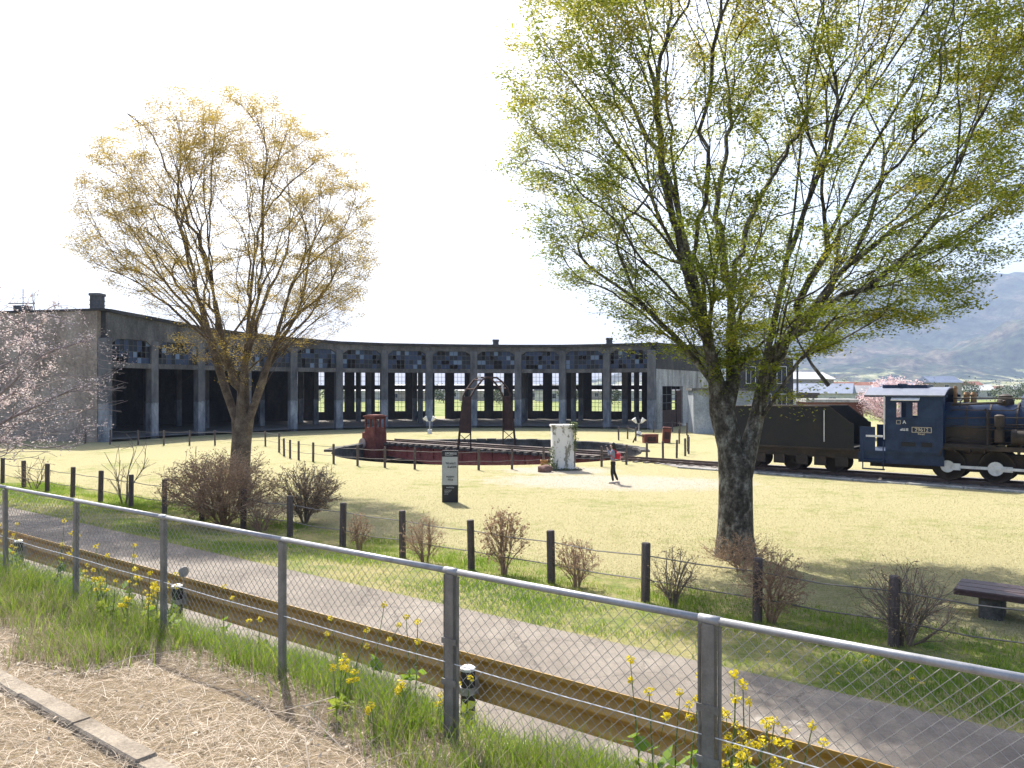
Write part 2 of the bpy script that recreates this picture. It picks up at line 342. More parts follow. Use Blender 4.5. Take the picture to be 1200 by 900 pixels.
for k in range(NB):
    M, wd = frame(rp(k, RF), rp(k+1, RF)); h = .33
    mb = MB(); mb.M = M
    mb.prism([(0, ZT[k]-.22), (wd, ZT[k+1]-.22), (wd, 6.8), (wd-h-.5, 7.36), (h+.5, 7.36), (0, 6.8)], .06, .42); mb.build('fascia', conc, rh)
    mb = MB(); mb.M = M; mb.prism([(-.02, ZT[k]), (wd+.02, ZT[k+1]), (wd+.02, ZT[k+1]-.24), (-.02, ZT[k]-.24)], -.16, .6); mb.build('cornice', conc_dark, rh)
    mb = MB(); mb.M = M; mb.b2((h, .04, 5.28), (wd-h, .46, 5.64)); mb.build('lintel', conc, rh)
    # clerestory: steel grid with dusty, dark and missing panes
    mb = MB(); mb.M = M; nx, nz = 9, 4; x0, x1, z0, z1 = h, wd-h, 5.64, 7.36
    for i in range(nx+1): x = x0+(x1-x0)*i/nx; mb.b2((x-.02, .2, z0), (x+.02, .25, z1))
    for j in range(nz+1): z = z0+(z1-z0)*j/nz; mb.b2((x0, .205, z-.02), (x1, .245, z+.02))
    fr_ = mb.build('window_frame', steel_dk, rh)
    mb = MB(); mb.M = M
    ph = random.random()*9
    for i in range(nx):
        for j in range(nz):
            q = random.random()+.22*math.sin(i*.9+ph+j)
            if q < .12: continue
            mb.cur = 0 if q < .5 else (1 if q < .92 else 2)
            xa = x0+(x1-x0)*i/nx; xb = x0+(x1-x0)*(i+1)/nx; za = z0+(z1-z0)*j/nz; zb = z0+(z1-z0)*(j+1)/nz
            mb.box(((xa+xb)/2, .225+random.uniform(-.004, .004), (za+zb)/2), (xb-xa-.03, .008, zb-za-.03), Matrix.Rotation(random.uniform(-.02, .02), 3, 'Z'))
    stuff(mb.build('window_panes', [pane_d, pane_b, pane_p], fr_))
    # inner tie beam and rear wall
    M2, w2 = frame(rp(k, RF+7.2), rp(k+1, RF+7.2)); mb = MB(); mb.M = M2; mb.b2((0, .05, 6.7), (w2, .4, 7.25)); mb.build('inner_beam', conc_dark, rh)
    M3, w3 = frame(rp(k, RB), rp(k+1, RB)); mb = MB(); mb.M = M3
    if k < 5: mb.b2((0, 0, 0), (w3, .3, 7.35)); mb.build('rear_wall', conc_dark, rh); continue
    door = 1 if k == 7 else -1
    c3 = [w3*(i*2+1)/6 for i in range(3)]; hw = .62
    edges = [0]+sum([[c-hw, c+hw] for c in c3], [])+[w3]
    for i in range(0, 8, 2): mb.b2((edges[i], 0, 0), (edges[i+1], .3, 7.35))
    for i, c in enumerate(c3):
        if i != door: mb.b2((c-hw, .01, 0), (c+hw, .29, 1.1))
        mb.b2((c-hw, .01, 3.65), (c+hw, .29, 4.15)); mb.b2((c-hw, .01, 6.1), (c+hw, .29, 7.35))
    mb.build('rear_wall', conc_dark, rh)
    for i, c in enumerate(c3):
        mb = MB(); mb.M = M3
        for (za, zb, nz_) in ((1.1 if i != door else FLOOR, 3.65, 5), (4.15, 6.1, 4)):
            if i == door and za < 1: continue
            for q in range(1, 3): x = c-hw+2*hw*q/3; mb.b2((x-.018, .12, za), (x+.018, .16, zb))
            for q in range(1, nz_): z = za+(zb-za)*q/nz_; mb.b2((c-hw, .125, z-.018), (c+hw, .155, z+.018))
        mb.build('window_grille', steel_dk, rh)
# end walls
def endwall(k, holes, m, name, tops, m_top=None):
    a, bq = rp(k, RF+.7), rp(k, RB+.3); s = -1 if k == 0 else 1
    x = (bq-a).normalized(); Lw = (bq-a).length; y = Vector((math.cos(TH[k]), -math.sin(TH[k]), 0))*s
    M = Matrix(((x.x, y.x, 0, a.x-TC.x), (x.y, y.y, 0, a.y-TC.y), (0, 0, 1, 0), (0, 0, 0, 1)))
    mb = MB(); mb.M = M; x0 = 0
    for (ha, hb, za, zb) in holes:
        mb.b2((x0, 0, 0), (ha, .34, 5.6)); mb.b2((ha, .01, zb), (hb, .33, 5.6))
        if za > 0: mb.b2((ha, .01, 0), (hb, .33, za))
        x0 = hb
    mb.b2((x0, 0, 0), (Lw, .34, 5.6)); o = mb.build(name, m, rh)
    mb = MB(); mb.M = M; mb.prism([(0, 5.6), (Lw, 5.6), (Lw, tops[1]), (0, tops[0])], .0, .36); mb.build('end_parapet', m_top or m, rh)
    mb = MB(); mb.M = M; mb.prism([(-.6, tops[0]-.02), (Lw+.1, tops[1]-.02), (Lw+.1, tops[1]+.14), (-.6, tops[0]+.14)], -.1, .46); mb.build('coping', conc_dark, rh)
    return M, Lw
wall_l = mat('end_wall_plaster', [(.16, .13, .105), (.31, .26, .215), (.42, .365, .31)], .6, .95, .6, stretch=(1, 1, .4), fine=.45)
endwall(0, [(9.0, 10.4, 1.4, 3.4), (14, 15.2, 1.4, 3.4)], wall_l, 'end_wall', (ZT[0]-.12, ZT[0]-.05))
ME, _ = endwall(NB, [(1.6, 7.6, 0, 4.0)], conc_pale, 'end_wall', (ZT[NB]-.12, ZT[NB]+.3), conc_dark)
mb = MB(); mb.M = ME; mb.b2((1.6, .1, 0), (5.9, .2, 1.7)); mb.b2((6.2, .1, 0), (7.6, .2, 3.6)); mb.build('rusty_door', rust_dk, rh)['label'] = 'rusted half height door in the end wall'
mb = MB(); mb.M = ME
for x in (3.2, 4.6, 5.9): mb.b2((x-.03, .12, 1.7), (x+.03, .2, 4.0))
for z in (2.4, 3.2): mb.b2((1.6, .13, z-.03), (6.1, .19, z+.03))
mb.build('door_grille', steel_dk, rh)
# floor and roof
mb = MB(); vs_ = []; fs_ = []
for k in range(NB+1):
    for r, z in ((RF-.3, FLOOR), (RB+.4, FLOOR)): vs_.append(loc(rp(k, r, z)))
fs_ = [(2*k, 2*k+2, 2*k+3, 2*k+1) for k in range(NB)]; mb.add(vs_, fs_); mb.build('floor', mat('stall_floor', [(.16, .15, .14), (.25, .24, .22)], .8, .95, .4), rh)
mb = MB(); vs_ = []
for k in range(NB+1):
    for r, z in ((RF+.3, ZT[k]-.14), (RB+.3, ZT[k]-.14), (RB+.3, 7.3), (RF+.3, 7.37)): vs_.append(loc(rp(k, r, z)))
fs_ = []
for k in range(NB):
    for j in range(4): fs_.append((4*k+j, 4*k+4+j, 4*k+4+(j+1) % 4, 4*k+(j+1) % 4))
fs_ += [(0, 1, 2, 3), (4*NB+3, 4*NB+2, 4*NB+1, 4*NB)]; mb.add(vs_, fs_); mb.build('roof', conc_dark, rh)
def chimney(u, y0, y1, d, wd, label=None):
    p = at(u, y1, d); h = (y1-y0)*d/F; z = p.z-.5
    mb = MB(); mb.M = Matrix.Translation((p.x-TC.x, p.y-TC.y, z))
    mb.bbox((-wd/2, -wd/2, 0), (wd/2, wd/2, h+.3), .03)
    for q in (.45, .72): mb.b2((-wd/2-.03, -wd/2-.03, .3+h*q), (wd/2+.03, wd/2+.03, .36+h*q))
    mb.bbox((-wd/2-.06, -wd/2-.06, h+.3), (wd/2+.06, wd/2+.06, h+.5), .03); mb.build('chimney', conc, rh)
chimney(114, 344, 364, 58, .75); chimney(296, 376, 390, 68, .6); chimney(581, 398, 405, 80, .55); chimney(714, 396, 404, 79, .55)
mb = MB(); p = at(27, 366, 60); mb.M = Matrix.Translation((p.x-TC.x, p.y-TC.y, p.z-.3)); mb.b2((-.5, -.4, 0), (.5, .4, .8)); mb.b2((-1.1, -.05, .95), (.9, .05, 1.02)); mb.tube([(0, 0, .7), (0, 0, 2.1)], .03); mb.build('roof_vent', conc, rh)

# lean-to shed beyond the end wall
def gable_house(name, label, cat, c, size, rz, wm, rm, roof='flat', wins=(), group=None, rh_=1.2):
    o = thing(name, label, cat, c, rz, group); L_, D_, H_ = size
    MB().b2((-L_/2, -D_/2, -.3), (L_/2, D_/2, H_)).build('wall', wm, o)
    mb = MB()
    if roof == 'flat': mb.b2((-L_/2-.15, -D_/2-.15, H_), (L_/2+.15, D_/2+.15, H_+.22))
    else:
        e = .4; mb.add([(-L_/2-e, -D_/2-e, H_-.1), (L_/2+e, -D_/2-e, H_-.1), (L_/2+e, D_/2+e, H_-.1), (-L_/2-e, D_/2+e, H_-.1), (-L_/2-e*.6, 0, H_+rh_), (L_/2+e*.6, 0, H_+rh_)],
               [(0, 1, 5, 4), (2, 3, 4, 5), (0, 4, 3), (1, 2, 5), (3, 2, 1, 0)])
    mb.build('roof', rm, o)
    for (x, z, ww, hh) in wins:
        f = MB().b2((x-ww/2-.06, -D_/2-.05, z-.06), (x+ww/2+.06, -D_/2+.02, z+hh+.06)).build('window', MATS.get('white_painted_metal'), o)
        MB().b2((x-ww/2, -D_/2-.06, z), (x-.02, -D_/2-.045, z+hh)).b2((x+.02, -D_/2-.06, z), (x+ww/2, -D_/2-.045, z+hh)).build('pane', pane_d, f)
    return o
gable_house('lean_to_shed', 'low flat roofed concrete shed beside the roundhouse end wall', 'shed', (18.2, 67.5, 0), (5.6, 4, 3.6), R(-6), mat('blue_grey_plaster', [(.16, .18, .2), (.3, .33, .35), (.42, .44, .45)], .8, .9, .4, stretch=(1, 1, .4), fine=.35), conc, 'flat', [(-.7, 1.2, 1.2, 1.35)])
o = gable_house('derelict_block', 'dark two storey block with tall pale framed windows behind the tender', 'building', (30.2, 96, 0), (6.4, 8, 7.2), R(-8), conc_dark, mat('brown_coping', [(.12, .07, .05), (.2, .13, .1)], 2, .9, .2), 'flat', [(x, z, 1.0, 1.9) for x in (-1.6, .2, 1.9) for z in (1.2, 4.4)])

# ------------------------------------------------------------------ turntable pit and bridge
pit = MB(); na = 96
pv = [(PITR*math.cos(2*math.pi*k/na), PITR*math.sin(2*math.pi*k/na), z) for z in (.0, -1.15) for k in range(na)]
pit.add(pv, [(k, (k+1) % na, na+(k+1) % na, na+k) for k in range(na)])
pit.add([(PITR*1.01*math.cos(2*math.pi*k/na), PITR*1.01*math.sin(2*math.pi*k/na), -1.15) for k in range(na)], [tuple(range(na))])
po = struct(pit.build('turntable_pit', stone_m)); po.location = TC
c0 = MB(); a = 2*math.pi/80
c0.box((0, 0, 0), (PITR*a*.96, .55, .16)); c0 = c0.build('coping_stone', stone_m, po); c0.location = (PITR+.22, 0, .03); c0.rotation_euler = (0, 0, R(90))
for k in range(1, 80):
    if math.sin(a*k) < -.12: continue
    share(c0, 'coping_stone', po, ((PITR+.22)*math.cos(a*k), (PITR+.22)*math.sin(a*k), .03+random.uniform(-.025, .02)), (random.uniform(-.02, .02), random.uniform(-.02, .02), a*k+R(90)))
ring = MB(); ring.lathe([(8.2, -1.15), (8.2, -1.0), (8.32, -1.0), (8.32, -1.15)], 96); ring.build('ring_rail', rail_m, po)
AX = Vector((.769, -.639, 0)); RZ = math.atan2(AX.y, AX.x)
tb = thing('turntable_bridge', 'rust red turntable bridge with operator cabin and lattice gantry in its pit', 'turntable', (TC.x, TC.y, -1.0), RZ)
LB = 9.05
for s in (-1, 1):
    mb = MB(); mb.prism([(-LB, .35), (-LB, 1.0), (LB, 1.0), (LB, .35), (4.5, .05), (-4.5, .05)], s*.95-.012, s*.95+.012)
    mb.b2((-LB, s*.95-.14, 1.0), (LB, s*.95+.14, 1.04)); mb.b2((-4.5, s*.95-.14, .02), (4.5, s*.95+.14, .05))
    for x in np.linspace(-8.6, 8.6, 15): mb.b2((x-.03, s*.95-.1, .36), (x+.03, s*.95+.1, 1.0))
    mb.build('girder', girder_red, tb)
    MB().b2((-LB, s*.565-.03, 1.2), (LB, s*.565+.03, 1.33)).build('rail', rail_m, tb)
    mb = MB(); pts = np.linspace(-8.8, 8.8, 9)
    for x in pts: mb.tube([(x, s*1.75, 1.1), (x, s*1.75, 1.42)], .022, 5)
    MB().b2((-8.9, s*1.25-.01, 1.205), (8.9, s*1.25+.5, 1.25)).build('walkway', mat('walkway_plate', [(.05, .035, .03), (.12, .09, .075)], 3, .8, .2), tb)
s0 = MB().b2((-.11, -1.55, 1.04), (.11, 1.55, 1.2)).build('timber', sleeper_m, tb); s0.location.x = -8.7
for i in range(1, 32): share(s0, 'timber', tb, (-8.7+i*.56, 0, 0))
mb = MB(); mb.lathe([(.9, -.15), (.9, .05), (.5, .35), (.5, 1.0)], 18); mb.build('centre_pivot', rust_dk, tb)
# operator cabin at the far left end, on the near side of the bridge
cb = MB().bbox((-9.2, -2.2, .2), (-7.9, -1.16, 1.88), .03); cabin = cb.build('cabin_base', rust, tb); cabin['label'] = 'riveted red lower box of the operator cabin'
mb = MB(); X0, X1, Y0, Y1, Z0, Z1 = -8.85, -7.95, -2.15, -1.3, 1.88, 2.92
for x in (X0, (X0+X1)/2, X1):
    for y in (Y0, Y1): mb.b2((x-.05, y-.05, Z0), (x+.05, y+.05, Z1))
for y in (Y0, Y1): mb.b2((X0-.05, y-.04, Z0), (X1+.05, y+.04, Z0+.32)); mb.b2((X0-.05, y-.04, Z1-.16), (X1+.05, y+.04, Z1))
for x in (X0, X1): mb.b2((x-.04, Y0, Z0), (x+.04, Y1, Z0+.32)); mb.b2((x-.04, Y0, Z1-.16), (x+.04, Y1, Z1)); mb.b2((x-.035, (Y0+Y1)/2-.04, Z0+.32), (x+.035, (Y0+Y1)/2+.04, Z1-.16))
mb.build('cabin_window_frame', rust, tb)
mb = MB(); mb.b2((X0-.14, Y0-.14, Z1), (X1+.14, Y1+.14, Z1+.07)); mb.b2((X0, Y0, Z1+.07), (X1, Y1, Z1+.13)); mb.build('cabin_roof', rust, tb)
mb = MB(); mb.lathe([(.02, -.03), (.34, -.03), (.34, .03), (.02, .03)], 16, (-9.05, -2.28, 1.15), 'y'); mb.build('hand_wheel_guard', mat('dull_pink_primer', [(.3, .22, .19), (.42, .33, .29)], 3, .8, .1), tb)
mb = MB(); mb.tube([(-9.9, -2.6, 1.0), (-9.05, -2.28, 1.15)], .05, 6); mb.build('tow_bar', galv, tb)
# gantry over the bridge
for s in (-1, 1):
    mb = MB(); yb = s*2.05; yt = s*1.85
    for x in (-.5, .5):
        mb.tube([(x, yb, 1.0), (x*.62, yt, 4.3)], .055, 4)
        mb.tube([(x*1.15, yb+s*.02, 1.05), (x*.9, yb, 2.2)], .035, 4)
    mb.tube([(-.5, yb, 1.5), (.44, yb, 2.1)], .025, 4); mb.tube([(.5, yb, 1.5), (-.44, yb, 2.1)], .025, 4)
    mb.build('gantry_leg', rust_dk, tb)
    mb = MB(); mb.add([(-.46, yb-.03, 2.15), (.46, yb-.03, 2.15), (.33, yt-.03, 4.3), (-.33, yt-.03, 4.3), (-.46, yb+.03, 2.15), (.46, yb+.03, 2.15), (.33, yt+.03, 4.3), (-.33, yt+.03, 4.3)],
        [(0, 1, 2, 3), (7, 6, 5, 4), (0, 4, 5, 1), (1, 5, 6, 2), (2, 6, 7, 3), (3, 7, 4, 0)])
    mb.build('gantry_plate', rust_dk, tb)
mb = MB()
for x in (-.33, .33):
    mb.tube([(x, -1.85, 4.3), (x, -1.5, 4.75), (x, -.85, 5.3), (x, -.5, 5.45), (x, .5, 5.45), (x, 1.0, 5.2), (x, 1.5, 4.8), (x, 1.85, 4.3)], .06, 5)
for y, z in ((-1.5, 4.75), (-.85, 5.3), (0, 5.45), (1.0, 5.2), (1.5, 4.8)): mb.tube([(-.33, y, z), (.33, y, z)], .045, 4)
mb.build('gantry_arch', rust_dk, tb)
mb = MB(); mb.lathe([(.09, 0), (.11, .1), (.06, .26)], 8, (0, -.75, 5.42)); mb.tube([(.2, 1.15, 5.1), (.2, 1.2, 4.55)], .06, 6); mb.build('insulator', white_metal, tb)

# ------------------------------------------------------------------ track to the locomotive
tr = thing('railway_track', 'pair of rails on old sleepers running from turntable to under locomotive', 'track', (TC.x, TC.y, 0), RZ)
for s in (-1, 1): MB().b2((9.35, s*.565-.032, .02), (46, s*.565+.032, .15)).build('rail', rail_m, tr)
s1 = MB().bbox((-.11, -1.05, -.05), (.11, 1.05, .05), .02).build('sleeper', sleeper_m, tr); s1.location = (9.7, 0, 0)
for i in range(1, 58): share(s1, 'sleeper', tr, (9.7+i*.62, random.uniform(-.04, .04), random.uniform(-.01, .01)), (0, 0, random.uniform(-.03, .03)))
mb = MB(); mb.add([(14, -2.05, .02), (48, -2.05, .02), (48, 2.2, .02), (14, 2.2, .02), (11, 0, .02)], [(0, 1, 2, 3, 4)])
bo = struct(mb.build('ballast_bed', mat('grey_ballast', [(.12, .11, .1), (.22, .2, .18), (.3, .28, .25)], 3, .95, .9, bscale=25, fine=.5))); bo.location = (TC.x, TC.y, 0); bo.rotation_euler.z = RZ
k0 = thing('track_edging', 'pale concrete edging along the lawn in front of the locomotive', 'kerb', (TC.x, TC.y, 0), RZ)
e0 = MB().bbox((-.98, -.08, -.1), (.98, .08, .07), .015).build('edging_block', conc_pale, k0); e0.location = (15, -2.15, 0)
for i in range(1, 17): share(e0, 'edging_block', k0, (15+i*2, -2.15, random.uniform(-.01, .01)))

# ------------------------------------------------------------------ tender
def wheel(parent, x, y, r, spokes, m, name='wheel', cw=False):
    s = 1 if y > 0 else -1; mb = MB()
    mb.lathe([(r*.86, -.05), (r, -.05), (r+.03, s*.04*-1), (r, .05), (r*.86, .05), (r*.86, -.05)], 28, (x, y, r+.14), 'y')
    mb.lathe([(.02, -.07), (r*.24, -.07), (r*.24, .07), (.02, .07)], 14, (x, y, r+.14), 'y')
    for i in range(spokes):
        q = 2*math.pi*i/spokes; mb.tube([(x+math.cos(q)*r*.2, y, r+.14+math.sin(q)*r*.2), (x+math.cos(q)*r*.9, y, r+.14+math.sin(q)*r*.9)], .03, 4)
    if cw: mb.lathe([(.02, -.04), (r*.5, -.04), (r*.5, .04), (.02, .04)], 14, (x-.25*r, y, r+.14-.3*r), 'y')
    return mb.build(name, m, parent)
te = thing('locomotive_tender', 'black slab sided coal tender coupled behind the steam locomotive', 'tender', (TC.x, TC.y, 0), RZ)
x0, x1 = 16.1, 21.75
mb = MB(); mb.prism([(x0, 1.2), (x0, 2.98), (20.75, 3.02), (21.6, 2.35), (21.75, 2.3), (21.75, 1.2)], -1.28, -1.24); mb.prism([(x0, 1.2), (x0, 2.98), (20.75, 3.02), (21.6, 2.35), (21.75, 2.3), (21.75, 1.2)], 1.24, 1.28)
mb.b2((x0, -1.24, 1.2), (x0+.04, 1.24, 2.98)); mb.b2((x0+.04, -1.24, 1.2), (21.75, 1.24, 1.3)); mb.b2((x0+.04, -1.24, 2.6), (18.4, 1.24, 2.66)); mb.b2((20.7, -1.24, 1.3), (20.75, 1.24, 2.4))
mb.build('tank', tender_m, te)
mb = MB(); mb.tube([(x0-.01, -1.29, 2.98), (20.75, -1.29, 3.03), (21.6, -1.29, 2.36)], .025, 5); mb.tube([(x0-.01, 1.29, 2.98), (20.75, 1.29, 3.03), (21.6, 1.29, 2.36)], .025, 5); mb.b2((x0-.02, -1.3, 1.16), (21.78, -1.24, 1.24)); mb.build('beading', loco_rust, te)
mb = MB(); mb.b2((x0-.1, -1.05, .8), (21.9, -.98, 1.2)); mb.b2((x0-.1, .98, .8), (21.9, 1.05, 1.2)); mb.b2((x0-.15, -1.25, .85), (x0-.05, 1.25, 1.2))
for x in (16.6, 17.6, 18.5, 19.5, 20.3, 21.2): mb.b2((x-.25, -1.12, .45), (x+.25, -1.0, .85))
mb.build('frame', loco_rust, te)
for x in (17.1, 18.95, 20.75):
    for y in (-.62, .62): wheel(te, x, y, .43, 9, loco_rust)
    MB().tube([(x, -.62, .57), (x, .62, .57)], .07, 8).build('axle', loco_rust, te)
MB().tube([(20.55, -1.34, 1.5), (20.55, -1.34, 2.85)], .02, 5).build('handrail', white_metal, te)
mb = MB()
g2 = np.random.default_rng(3)
nx, ny = 26, 14
hv = []
for i in range(nx):
    for j in range(ny):
        x = 18.0+2.7*i/(nx-1); y = -1.2+2.4*j/(ny-1); hv.append((x, y, 2.2+.75*math.exp(-((y)/1.0)**2)*math.exp(-((x-19.2)/1.3)**2)+g2.uniform(-.06, .06)))
mb.add(hv, [(i*ny+j, (i+1)*ny+j, (i+1)*ny+j+1, i*ny+j+1) for i in range(nx-1) for j in range(ny-1)])
mb.build('coal_load', mat('coal', [(.006, .006, .006), (.02, .02, .02)], 8, .6, .6), te)
mb = MB(); mb.tube([(19.2, -.9, 2.85), (19.6, -1.0, 3.03), (20.4, -.9, 3.0)], .03, 5); mb.b2((16.5, -.5, 2.66), (17.3, .5, 3.0)); mb.build('filler_hatch', loco_rust, te)

# ------------------------------------------------------------------ locomotive
lo = thing('steam_locomotive', 'black steam locomotive with black cab tinted haze blue, number plate and white side rods', 'locomotive', (TC.x, TC.y, 0), RZ)
xc0, xc1 = 23.0, 25.12; W = 1.3
# cab side with window opening, built from pieces round it
for s in (-1, 1):
    mb = MB(); y0, y1 = (s*W-.03, s*W)if s > 0 else (s*W, s*W+.03)
    wx0, wx1, wz0, wz1 = 23.42, 24.2, 2.62, 3.22
    mb.b2((xc0, y0, 1.22), (xc1, y1, wz0)); mb.b2((xc0, y0, wz1), (xc1, y1, 3.53)); mb.b2((xc0, y0, wz0), (wx0, y1, wz1)); mb.b2((wx1, y0, wz0), (xc1, y1, wz1))
    mb.build('cab_side', loco_black, lo)
    mb = MB(); mb.b2((23.78, y0-.005, wz0), (24.02, y1+.005, wz1)); mb.b2((wx0-.05, s*W-.045, wz1), (wx1+.05, s*W+.045, wz1+.05)); mb.b2((wx0-.04, s*W-.035, wz0-.04), (wx1+.04, s*W+.035, wz0)); mb.build('cab_window_frame', loco_black, lo)
    mb = MB(); mb.box(((wx0+wx1)/2-.04, s*(W+.1), wz1+.14), (1.05, .2, .03), Matrix.Rotation(-s*.5, 3, 'X')); mb.build('window_visor', white_metal, lo)
    MB().tube([(xc0-.03, s*(W+.05), 1.7), (xc0-.03, s*(W+.05), 3.5)], .028, 6).build('cab_handrail', white_metal, lo)
mb = MB(); mb.b2((xc1-.04, -W+.03, 1.22), (xc1, -.9, 3.53)); mb.b2((xc1-.04, .9, 1.22), (xc1, W-.03, 3.53)); mb.b2((xc1-.04, -.9, 1.22), (xc1, .9, 2.9)); mb.build('cab_front', loco_black, lo)
# roof: low arch overhanging the sides
pr = [(x, 3.52+.33*(1-abs(x/1.42)**2.2)) for x in np.linspace(-1.42, 1.42, 17)]
mb = MB(); M = Matrix(((0, 1, 0, 0), (1, 0, 0, 0), (0, 0, 1, 0), (0, 0, 0, 1))); mb.M = M
mb.prism(pr+[(x*.97, z-.05) for x, z in pr[::-1]], 22.2, 25.2); mb.build('cab_roof', roofgrey, lo, 'auto')
mb = MB(); mb.b2((22.7, -.55, 3.8), (24.4, .55, 3.94)); mb.b2((23.3, -.6, 3.92), (23.4, .6, 4.0)); mb.build('roof_ventilator', loco_black, lo)
mb = MB(); mb.b2((22.2, -W-.06, 3.44), (xc1+.15, -W+.02, 3.54)); mb.b2((22.2, W-.02, 3.44), (xc1+.15, W+.06, 3.54)); mb.build('gutter', loco_black, lo)
mb = MB(); mb.b2((22.0, -1.2, 1.12), (25.1, 1.2, 1.215)); mb.b2((21.9, -1.15, .7), (xc1, -1.05, 1.12)); mb.b2((21.9, 1.05, .7), (xc1, 1.15, 1.12)); mb.build('footplate', loco_black, lo)
for s in (-1, 1):
    mb = MB(); mb.b2((22.1, s*1.3-.02, .42), (22.14, s*1.3+.02, 1.6)); mb.b2((22.9, s*1.3-.02, .42), (22.94, s*1.3+.02, 1.6))
    for z in (.42, .78): mb.b2((22.1, s*1.2-.12, z), (22.94, s*1.2+.12, z+.04))
    mb.b2((22.0, s*1.28-.02, 1.2), (22.6, s*1.28+.02, 2.2)); mb.build('cab_step', loco_black, lo)
mb = MB(); mb.b2((22.25, -1.33, 1.78), (22.9, -1.28, 1.86)); mb.build('grab_plate', white_metal, lo)
mb = MB(); mb.b2((23.6, -W-.02, 1.45), (24.15, -W-.005, 1.63)); mb.b2((24.35, -W-.02, 1.45), (24.75, -W-.005, 1.63)); mb.build('side_vent', pane_d, lo)
# boiler lies along x: firebox, barrel with bands, smokebox
mb = MB(); bz = 2.38
mb.lathe([(.72, 25.0), (.86, 25.02), (.86, 26.7), (.8, 26.8), (.8, 29.6), (.84, 29.62), (.84, 31.0), (.7, 31.08), (.1, 31.12)], 36, (0, 0, bz), 'x'); mb.build('boiler', loco_black, lo, 'auto')
mb = MB()
for x in (25.8, 26.6, 27.5, 28.5, 29.5): mb.lathe([(.80, x), (.878, x), (.878, x+.06), (.80, x+.06)], 36, (0, 0, bz), 'x')
mb.build('boiler_band', loco_rust, lo)
mb = MB(); mb.b2((25.12, -1.22, 1.38), (26.9, 1.22, 1.62)); mb.b2((25.1, -.85, 1.42), (26.7, .85, 2.38)); mb.b2((25.1, -.43, .8), (26.7, .43, 1.42)); mb.build('firebox', loco_rust, lo)
for s in (-1, 1):
    mb = MB(); y0, y1 = sorted((s*.82, s*1.32)); mb.b2((26.9, y0, 1.52), (31.3, y1, 1.57)); mb.b2((26.9, s*1.32-.02, 1.4), (31.3, s*1.32+.02, 1.57)); mb.build('running_board', loco_rust, lo)
    mb = MB(); mb.tube([(25.2, s*1.12, 2.62), (27, s*.98, 2.68), (30.9, s*.98, 2.68)], .025, 6); mb.build('boiler_handrail', loco_rust, lo)
    mb = MB(); mb.tube([(26.5, s*.95, 3.0), (26.6, s*.97, 2.85), (26.6, s*1.0, 2.1), (26.6, s*1.05, 1.5)], .05, 6); mb.tube([(26.3, s*1.0, 2.2), (31, s*1.0, 2.2)], .03, 6); mb.tube([(26.6, s*1.0, 2.4), (29.2, s*.96, 2.45), (29.4, s*.9, 2.9)], .025, 5); mb.build('pipe', loco_rust, lo)
    mb = MB(); mb.lathe([(.3, 27.4), (.3, 28.6)], 16, (0, s*1.05, 1.95), 'x'); mb.lathe([(.32, 27.5), (.32, 27.56)], 16, (0, s*1.05, 1.95), 'x'); mb.lathe([(.32, 28.4), (.32, 28.46)], 16, (0, s*1.05, 1.95), 'x'); mb.build('air_reservoir', loco_rust, lo, 'auto')
    mb = MB(); mb.tube([(25.0, s*1.34, 1.15), (25.1, s*1.34, 1.42), (25.35, s*1.34, 1.52), (26.6, s*1.34, 1.5)], .03, 6); mb.build('splasher_edge', loco_rust, lo)
mb = MB(); mb.lathe([(.3, 0), (.3, .22), (.22, .34), (.24, .4), (.1, .48)], 20, (27.05, 0, 3.1)); mb.tube([(27.05, -.35, 3.25), (27.05, -.2, 3.3)], .07, 8); mb.build('safety_valve', loco_rust, lo, 'auto')
mb = MB(); mb.lathe([(.17, 1.75), (.17, 2.2), (.12, 2.22), (.12, 2.32), (.17, 2.34), (.17, 2.75), (.08, 2.8)], 14, (27.0, -1.08, 0)); mb.build('air_pump', loco_rust, lo, 'auto')
for zz, x_a, x_b in ((2.32, 25.3, 28.9), (1.86, 25.2, 27.3), (1.72, 25.2, 29.8), (2.95, 25.3, 27.6)): MB().tube([(x_a, -.9, zz-.05), (x_a+.15, -1.0, zz), (x_b-.2, -1.02 if zz < 2.5 else -.8, zz), (x_b, -.86 if zz < 2.5 else -.7, zz+.12)], .022, 6).build('pipe', loco_rust, lo)
for x_ in (25.5, 26.0, 26.5, 27.6, 28.3): MB().b2((x_, -1.3, 1.3), (x_+.05, -.85, 1.5)).build('bracket', loco_rust, lo)
riv = MB()
for z_ in (1.27, 2.58, 3.3, 3.42):
    for x_ in np.arange(23.06, 25.1, .1):
        if not (z_ == 3.3 and 23.3 < x_ < 24.4): riv.box((x_, -W-.004, z_), (.022, .012, .022))
for x_ in (23.06, 25.06):
    for z_ in np.arange(1.37, 3.4, .1): riv.box((x_, -W-.004, z_), (.022, .012, .022))
stuff(riv.build('rivets', loco_black, lo, fixn=False))
rv2 = MB()
for z_ in (1.3, 2.9):
    for x_ in np.arange(16.2, 20.7, .12): rv2.box((x_, -1.284, z_), (.026, .012, .026))
for x_ in (17.4, 18.9, 20.45):
    for z_ in np.arange(1.4, 2.9, .12): rv2.box((x_, -1.284, z_), (.026, .012, .026))
stuff(rv2.build('rivets', tender_m, te, fixn=False))
mb = MB(); mb.lathe([(.62, 0), (.55, .2), (.5, .42), (.36, .6), (.05, .66)], 26, (28.1, 0, 3.06)); mb.build('steam_dome', loco_black, lo, 'auto')
mb = MB(); mb.lathe([(.5, 0), (.44, .3), (.3, .46), (.05, .5)], 26, (29.2, 0, 3.06)); mb.build('sand_dome', loco_black, lo, 'auto')
